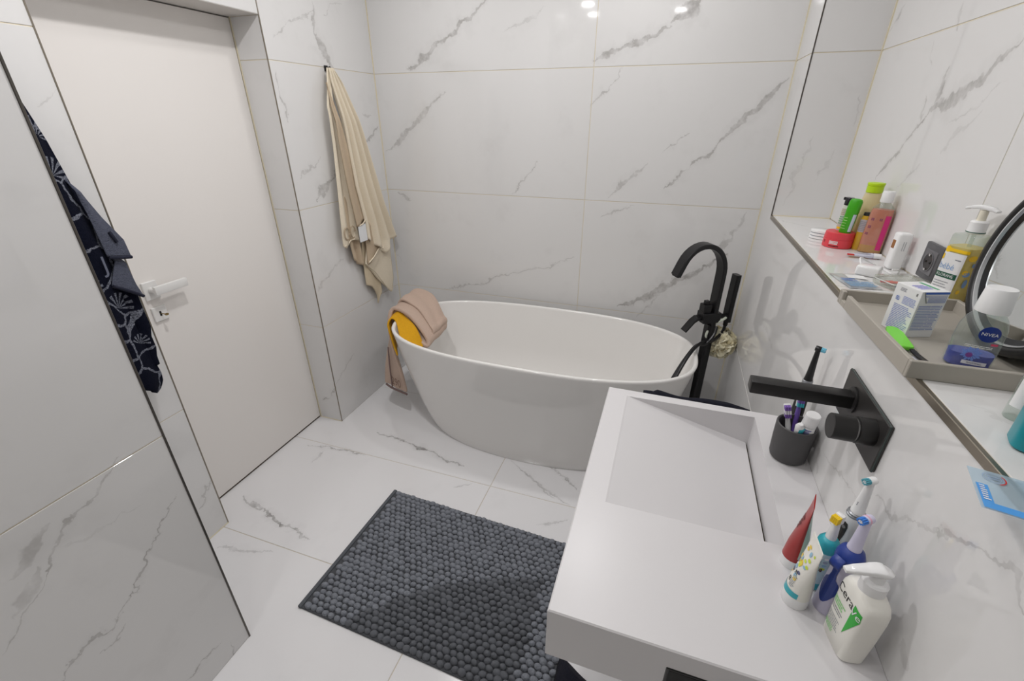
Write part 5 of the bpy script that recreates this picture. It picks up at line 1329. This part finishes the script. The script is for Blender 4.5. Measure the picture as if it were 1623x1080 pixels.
decal('print', poly_bm(print_lines(-0.028, 0.014, -0.008, -0.004, 1, 90, 0.8, 0.1)), lambda u, v: Vector((u, v, 0.0066)), M_GREYINK, st)

# thermometer gadget
tg = thing('digital_thermometer', 'white rounded digital gadget with a small amber window standing on the ledge', 'thermometer', (0.642, 1.578, ZL), R(6))
bm = nb(); box(bm, (-0.0165, -0.016, 0), (0.0165, 0.016, 0.098), 0.007, 3); obj('case_body', bm, M_WG, tg)
boxobj('amber_window', (-0.0170, -0.007, 0.056), (-0.0160, 0.007, 0.078), mat('amber_window', (150, 96, 44), 0.2), tg, 0.0003)
for dx in (-0.002, 0.003): boxobj('vent_line', (dx, -0.0164, 0.052), (dx + 0.0010, -0.0158, 0.076), mat('grey_line', (150, 152, 158), 0.5), tg)
# white charger with its lead
ch = thing('charger', 'white plug in charger with a thin white lead lying on the ledge', 'charger', (0.560, 1.490, ZL), R(-28))
bm = nb(); box(bm, (-0.026, -0.020, 0), (0.026, 0.020, 0.026), 0.006, 3); obj('charger_body', bm, M_WG, ch)
obj('lead', tube(catmull([(-0.022, 0.010, 0.022), (-0.030, 0.030, 0.034), (-0.015, 0.062, 0.020), (0.020, 0.075, 0.004), (0.040, 0.050, 0.003), (0.056, 0.010, 0.012), (0.060, -0.010, 0.028), (0.048, -0.022, 0.030)], 7), 0.0022, 8), M_W, ch)
# leaflet
lf = thing('printed_leaflet', 'blue and white printed sachet lying flat at the edge of the ledge', 'leaflet', (0.512, 1.420, ZL), R(8))
obj('sachet', grid(lambda s, t: Vector((-0.036 + 0.072 * s, -0.060 + 0.120 * t, 0.0012 + 0.0025 * math.sin(PI * s) * math.sin(PI * t) + 0.0006 * math.sin(14 * s + 9 * t))), 16, 20), mat('pale_grey_foil', (206, 208, 210), 0.3, metal=0.3), lf)
def lfn(u, v): return Vector((u, v, 0.0050))
decal('print', poly_bm(print_lines(-0.032, 0.034, -0.055, -0.015, 6, 91, 0.6, 0.2)), lfn, mat('steel_blue_print', (112, 160, 200), 0.5), lf)
decal('print', poly_bm(print_lines(-0.030, 0.010, -0.012, 0.010, 3, 92, 0.6, 0.4)), lfn, mat('denim_print', (90, 128, 196), 0.5), lf)
decal('print', poly_bm([[(-0.010, 0.012), (0.032, 0.006), (0.034, 0.036), (-0.006, 0.042)]]), lfn, M_CARD, lf)
# clear case with odds and ends
cc = thing('clear_case', 'shallow clear plastic case with coral and blue bits inside beside the tray', 'case', (0.604, 1.408, ZL), R(22))
bm = nb(); box(bm, (-0.046, -0.036, 0.001), (0.046, 0.036, 0.024), 0.006, 2); obj('case_shell', bm, clear_mat('frosted_plastic', (240, 242, 238), 0.12, 0.12), cc)
obj('case_seam', tube([(x, y, 0.0155) for x, y in (sup(0.0465, 0.0365, 7, 2 * PI * k / 40) for k in range(41))], 0.0012, 6), mat('frosted_edge', (216, 218, 214), 0.3), cc)
obj('coral_strip', ribbon_bar([(-0.030, 0.016, 0.008), (0.0, 0.0, 0.010), (0.024, -0.020, 0.008)], (0.5, 0.86, 0), 0.012, 0.003), mat('coral_bits', (240, 100, 80), 0.5), cc)
obj('blue_strip', ribbon_bar([(-0.026, -0.020, 0.006), (-0.004, -0.024, 0.007), (0.010, -0.022, 0.006)], (0, 1, 0), 0.014, 0.004), mat('slate_bits', (84, 90, 128), 0.5), cc)
obj('red_strip', ribbon_bar([(-0.034, 0.022, 0.007), (-0.010, 0.014, 0.009)], (0.5, 0.86, 0), 0.008, 0.003), mat('rose_bits', (220, 90, 96), 0.5), cc)

# teal bottle and small clear bottle at the right
M_TEALB = mat('teal_bottle_plastic', (8, 138, 150), 0.3)
tl = thing('teal_bottle', 'big teal plastic bottle standing on the ledge at the right edge', 'bottle', (0.541, 0.742, ZL), R(-20))
Pt = Prof([(0.0, 0.0440, 0.0220, 4.5), (0.003, 0.0475, 0.0250, 4.5), (0.045, 0.0480, 0.0255, 4.5), (0.075, 0.0450, 0.0250, 4.2), (0.100, 0.0390, 0.0240, 3.8), (0.118, 0.0310, 0.0220, 3.2), (0.132, 0.0200, 0.0180, 2.4), (0.138, 0.0150, 0.0150, 2.0)])
obj('bottle_body', Pt.mesh(52), M_TEALB, tl, 40)
obj('cap', lathe([(0.0155, 0.138), (0.0165, 0.140), (0.0160, 0.170), (0.0145, 0.172)], 32), mat('clear_grey_cap', (200, 206, 206), 0.2), tl)
cbt = thing('serum_bottle', 'small clear bottle with white label and peach print beside the teal bottle', 'bottle', (0.536, 0.822, ZL), R(-30))
Pq = Prof([(0.0, 0.0125, 0.0125, 2), (0.002, 0.0140, 0.0140, 2), (0.070, 0.0140, 0.0140, 2), (0.078, 0.0090, 0.0090, 2), (0.086, 0.0085, 0.0085, 2)])
obj('bottle_body', Pq.mesh(32), clear_mat('clear_plastic'), cbt, 40)
decal('label', poly_bm(strip_rect(-0.0125, 0.002, 0.020, 0.066, 8)), lambda u, v: Pq.front(u, v, 0.0004), M_CARD, cbt)
decal('label', poly_bm(strip_rect(0.002, 0.0132, 0.018, 0.066, 6)), lambda u, v: Pq.front(u, v, 0.0004), mat('peach_print', (214, 170, 120), 0.5), cbt)
obj('cap', lathe([(0.0098, 0.086), (0.0102, 0.088), (0.0100, 0.104), (0.009, 0.1055)], 28), clear_mat('frosted_plastic'), cbt)
# blister card hanging over the edge
bc = thing('blister_pack', 'clear blister card with blue corner and green badge hanging over the ledge edge', 'pack', (0.4125, 0.646, ZL + 0.0016), R(-14.5))
CW, CH = 0.128, 0.076
obj('card', grid(lambda s, t: Vector((CW * s, -CH / 2 + CH * t, 0.0006 * math.sin(6 * s))), 8, 6), clear_mat('pale_blue_film', (206, 226, 240), 0.55, 0.1), bc)
def bf(u, v): return Vector((u, v, 0.0016))
decal('print', poly_bm([[(0.002, -0.037), (0.034, -0.037), (0.034, -0.026), (0.012, -0.026), (0.012, 0.006), (0.002, 0.006)]]), bf, mat('azure_print', (84, 160, 232), 0.4), bc)
decal('print', poly_bm(print_lines(0.004, 0.010, -0.024, 0.004, 7, 95, 0.5, 0.3)), lambda u, v: Vector((u, v, 0.0022)), M_W, bc)
def arc_band(cx, cy, r0, r1, a0, a1, n=16):
    return [[(cx + r * math.cos(a), cy + r * math.sin(a)) for r, a in ((r0, a0 + (a1 - a0) * i / n), (r1, a0 + (a1 - a0) * i / n), (r1, a0 + (a1 - a0) * (i + 1) / n), (r0, a0 + (a1 - a0) * (i + 1) / n))] for i in range(n)]
decal('print', poly_bm(arc_band(0.020, 0.024, 0.0085, 0.0095, 0, 2 * PI) + arc_band(0.020, 0.024, 0.0065, 0.0072, 0, 2 * PI) + print_lines(0.015, 0.025, 0.020, 0.028, 2, 96, 0.6, 0.0)), bf, mat('logo_blue_grey', (150, 170, 196), 0.4), bc)
decal('print', poly_bm(arc_band(0.020, 0.024, 0.0100, 0.0112, -1.2, 0.7)), bf, mat('red_print'), bc)
decal('badge', poly_bm([disc(0.050, -0.026, 0.0100, None, 24)]), bf, mat('apple_green_print', (140, 190, 60), 0.4), bc)
decal('badge', poly_bm(arc_band(0.050, -0.026, 0.0038, 0.0064, 0.6, 5.6)), lambda u, v: Vector((u, v, 0.0022)), M_INK, bc)
bm = nb(); box(bm, (0.046, -0.012, 0.0015), (0.078, 0.014, 0.014), 0.004, 2); obj('blister_dome', bm, clear_mat('clear_plastic'), bc)
bm = nb(); box(bm, (0.050, -0.009, 0.002), (0.074, 0.010, 0.010), 0.002, 2); obj('packed_item', bm, mat('grey_metal_item', (132, 136, 144), 0.35, metal=0.5), bc)
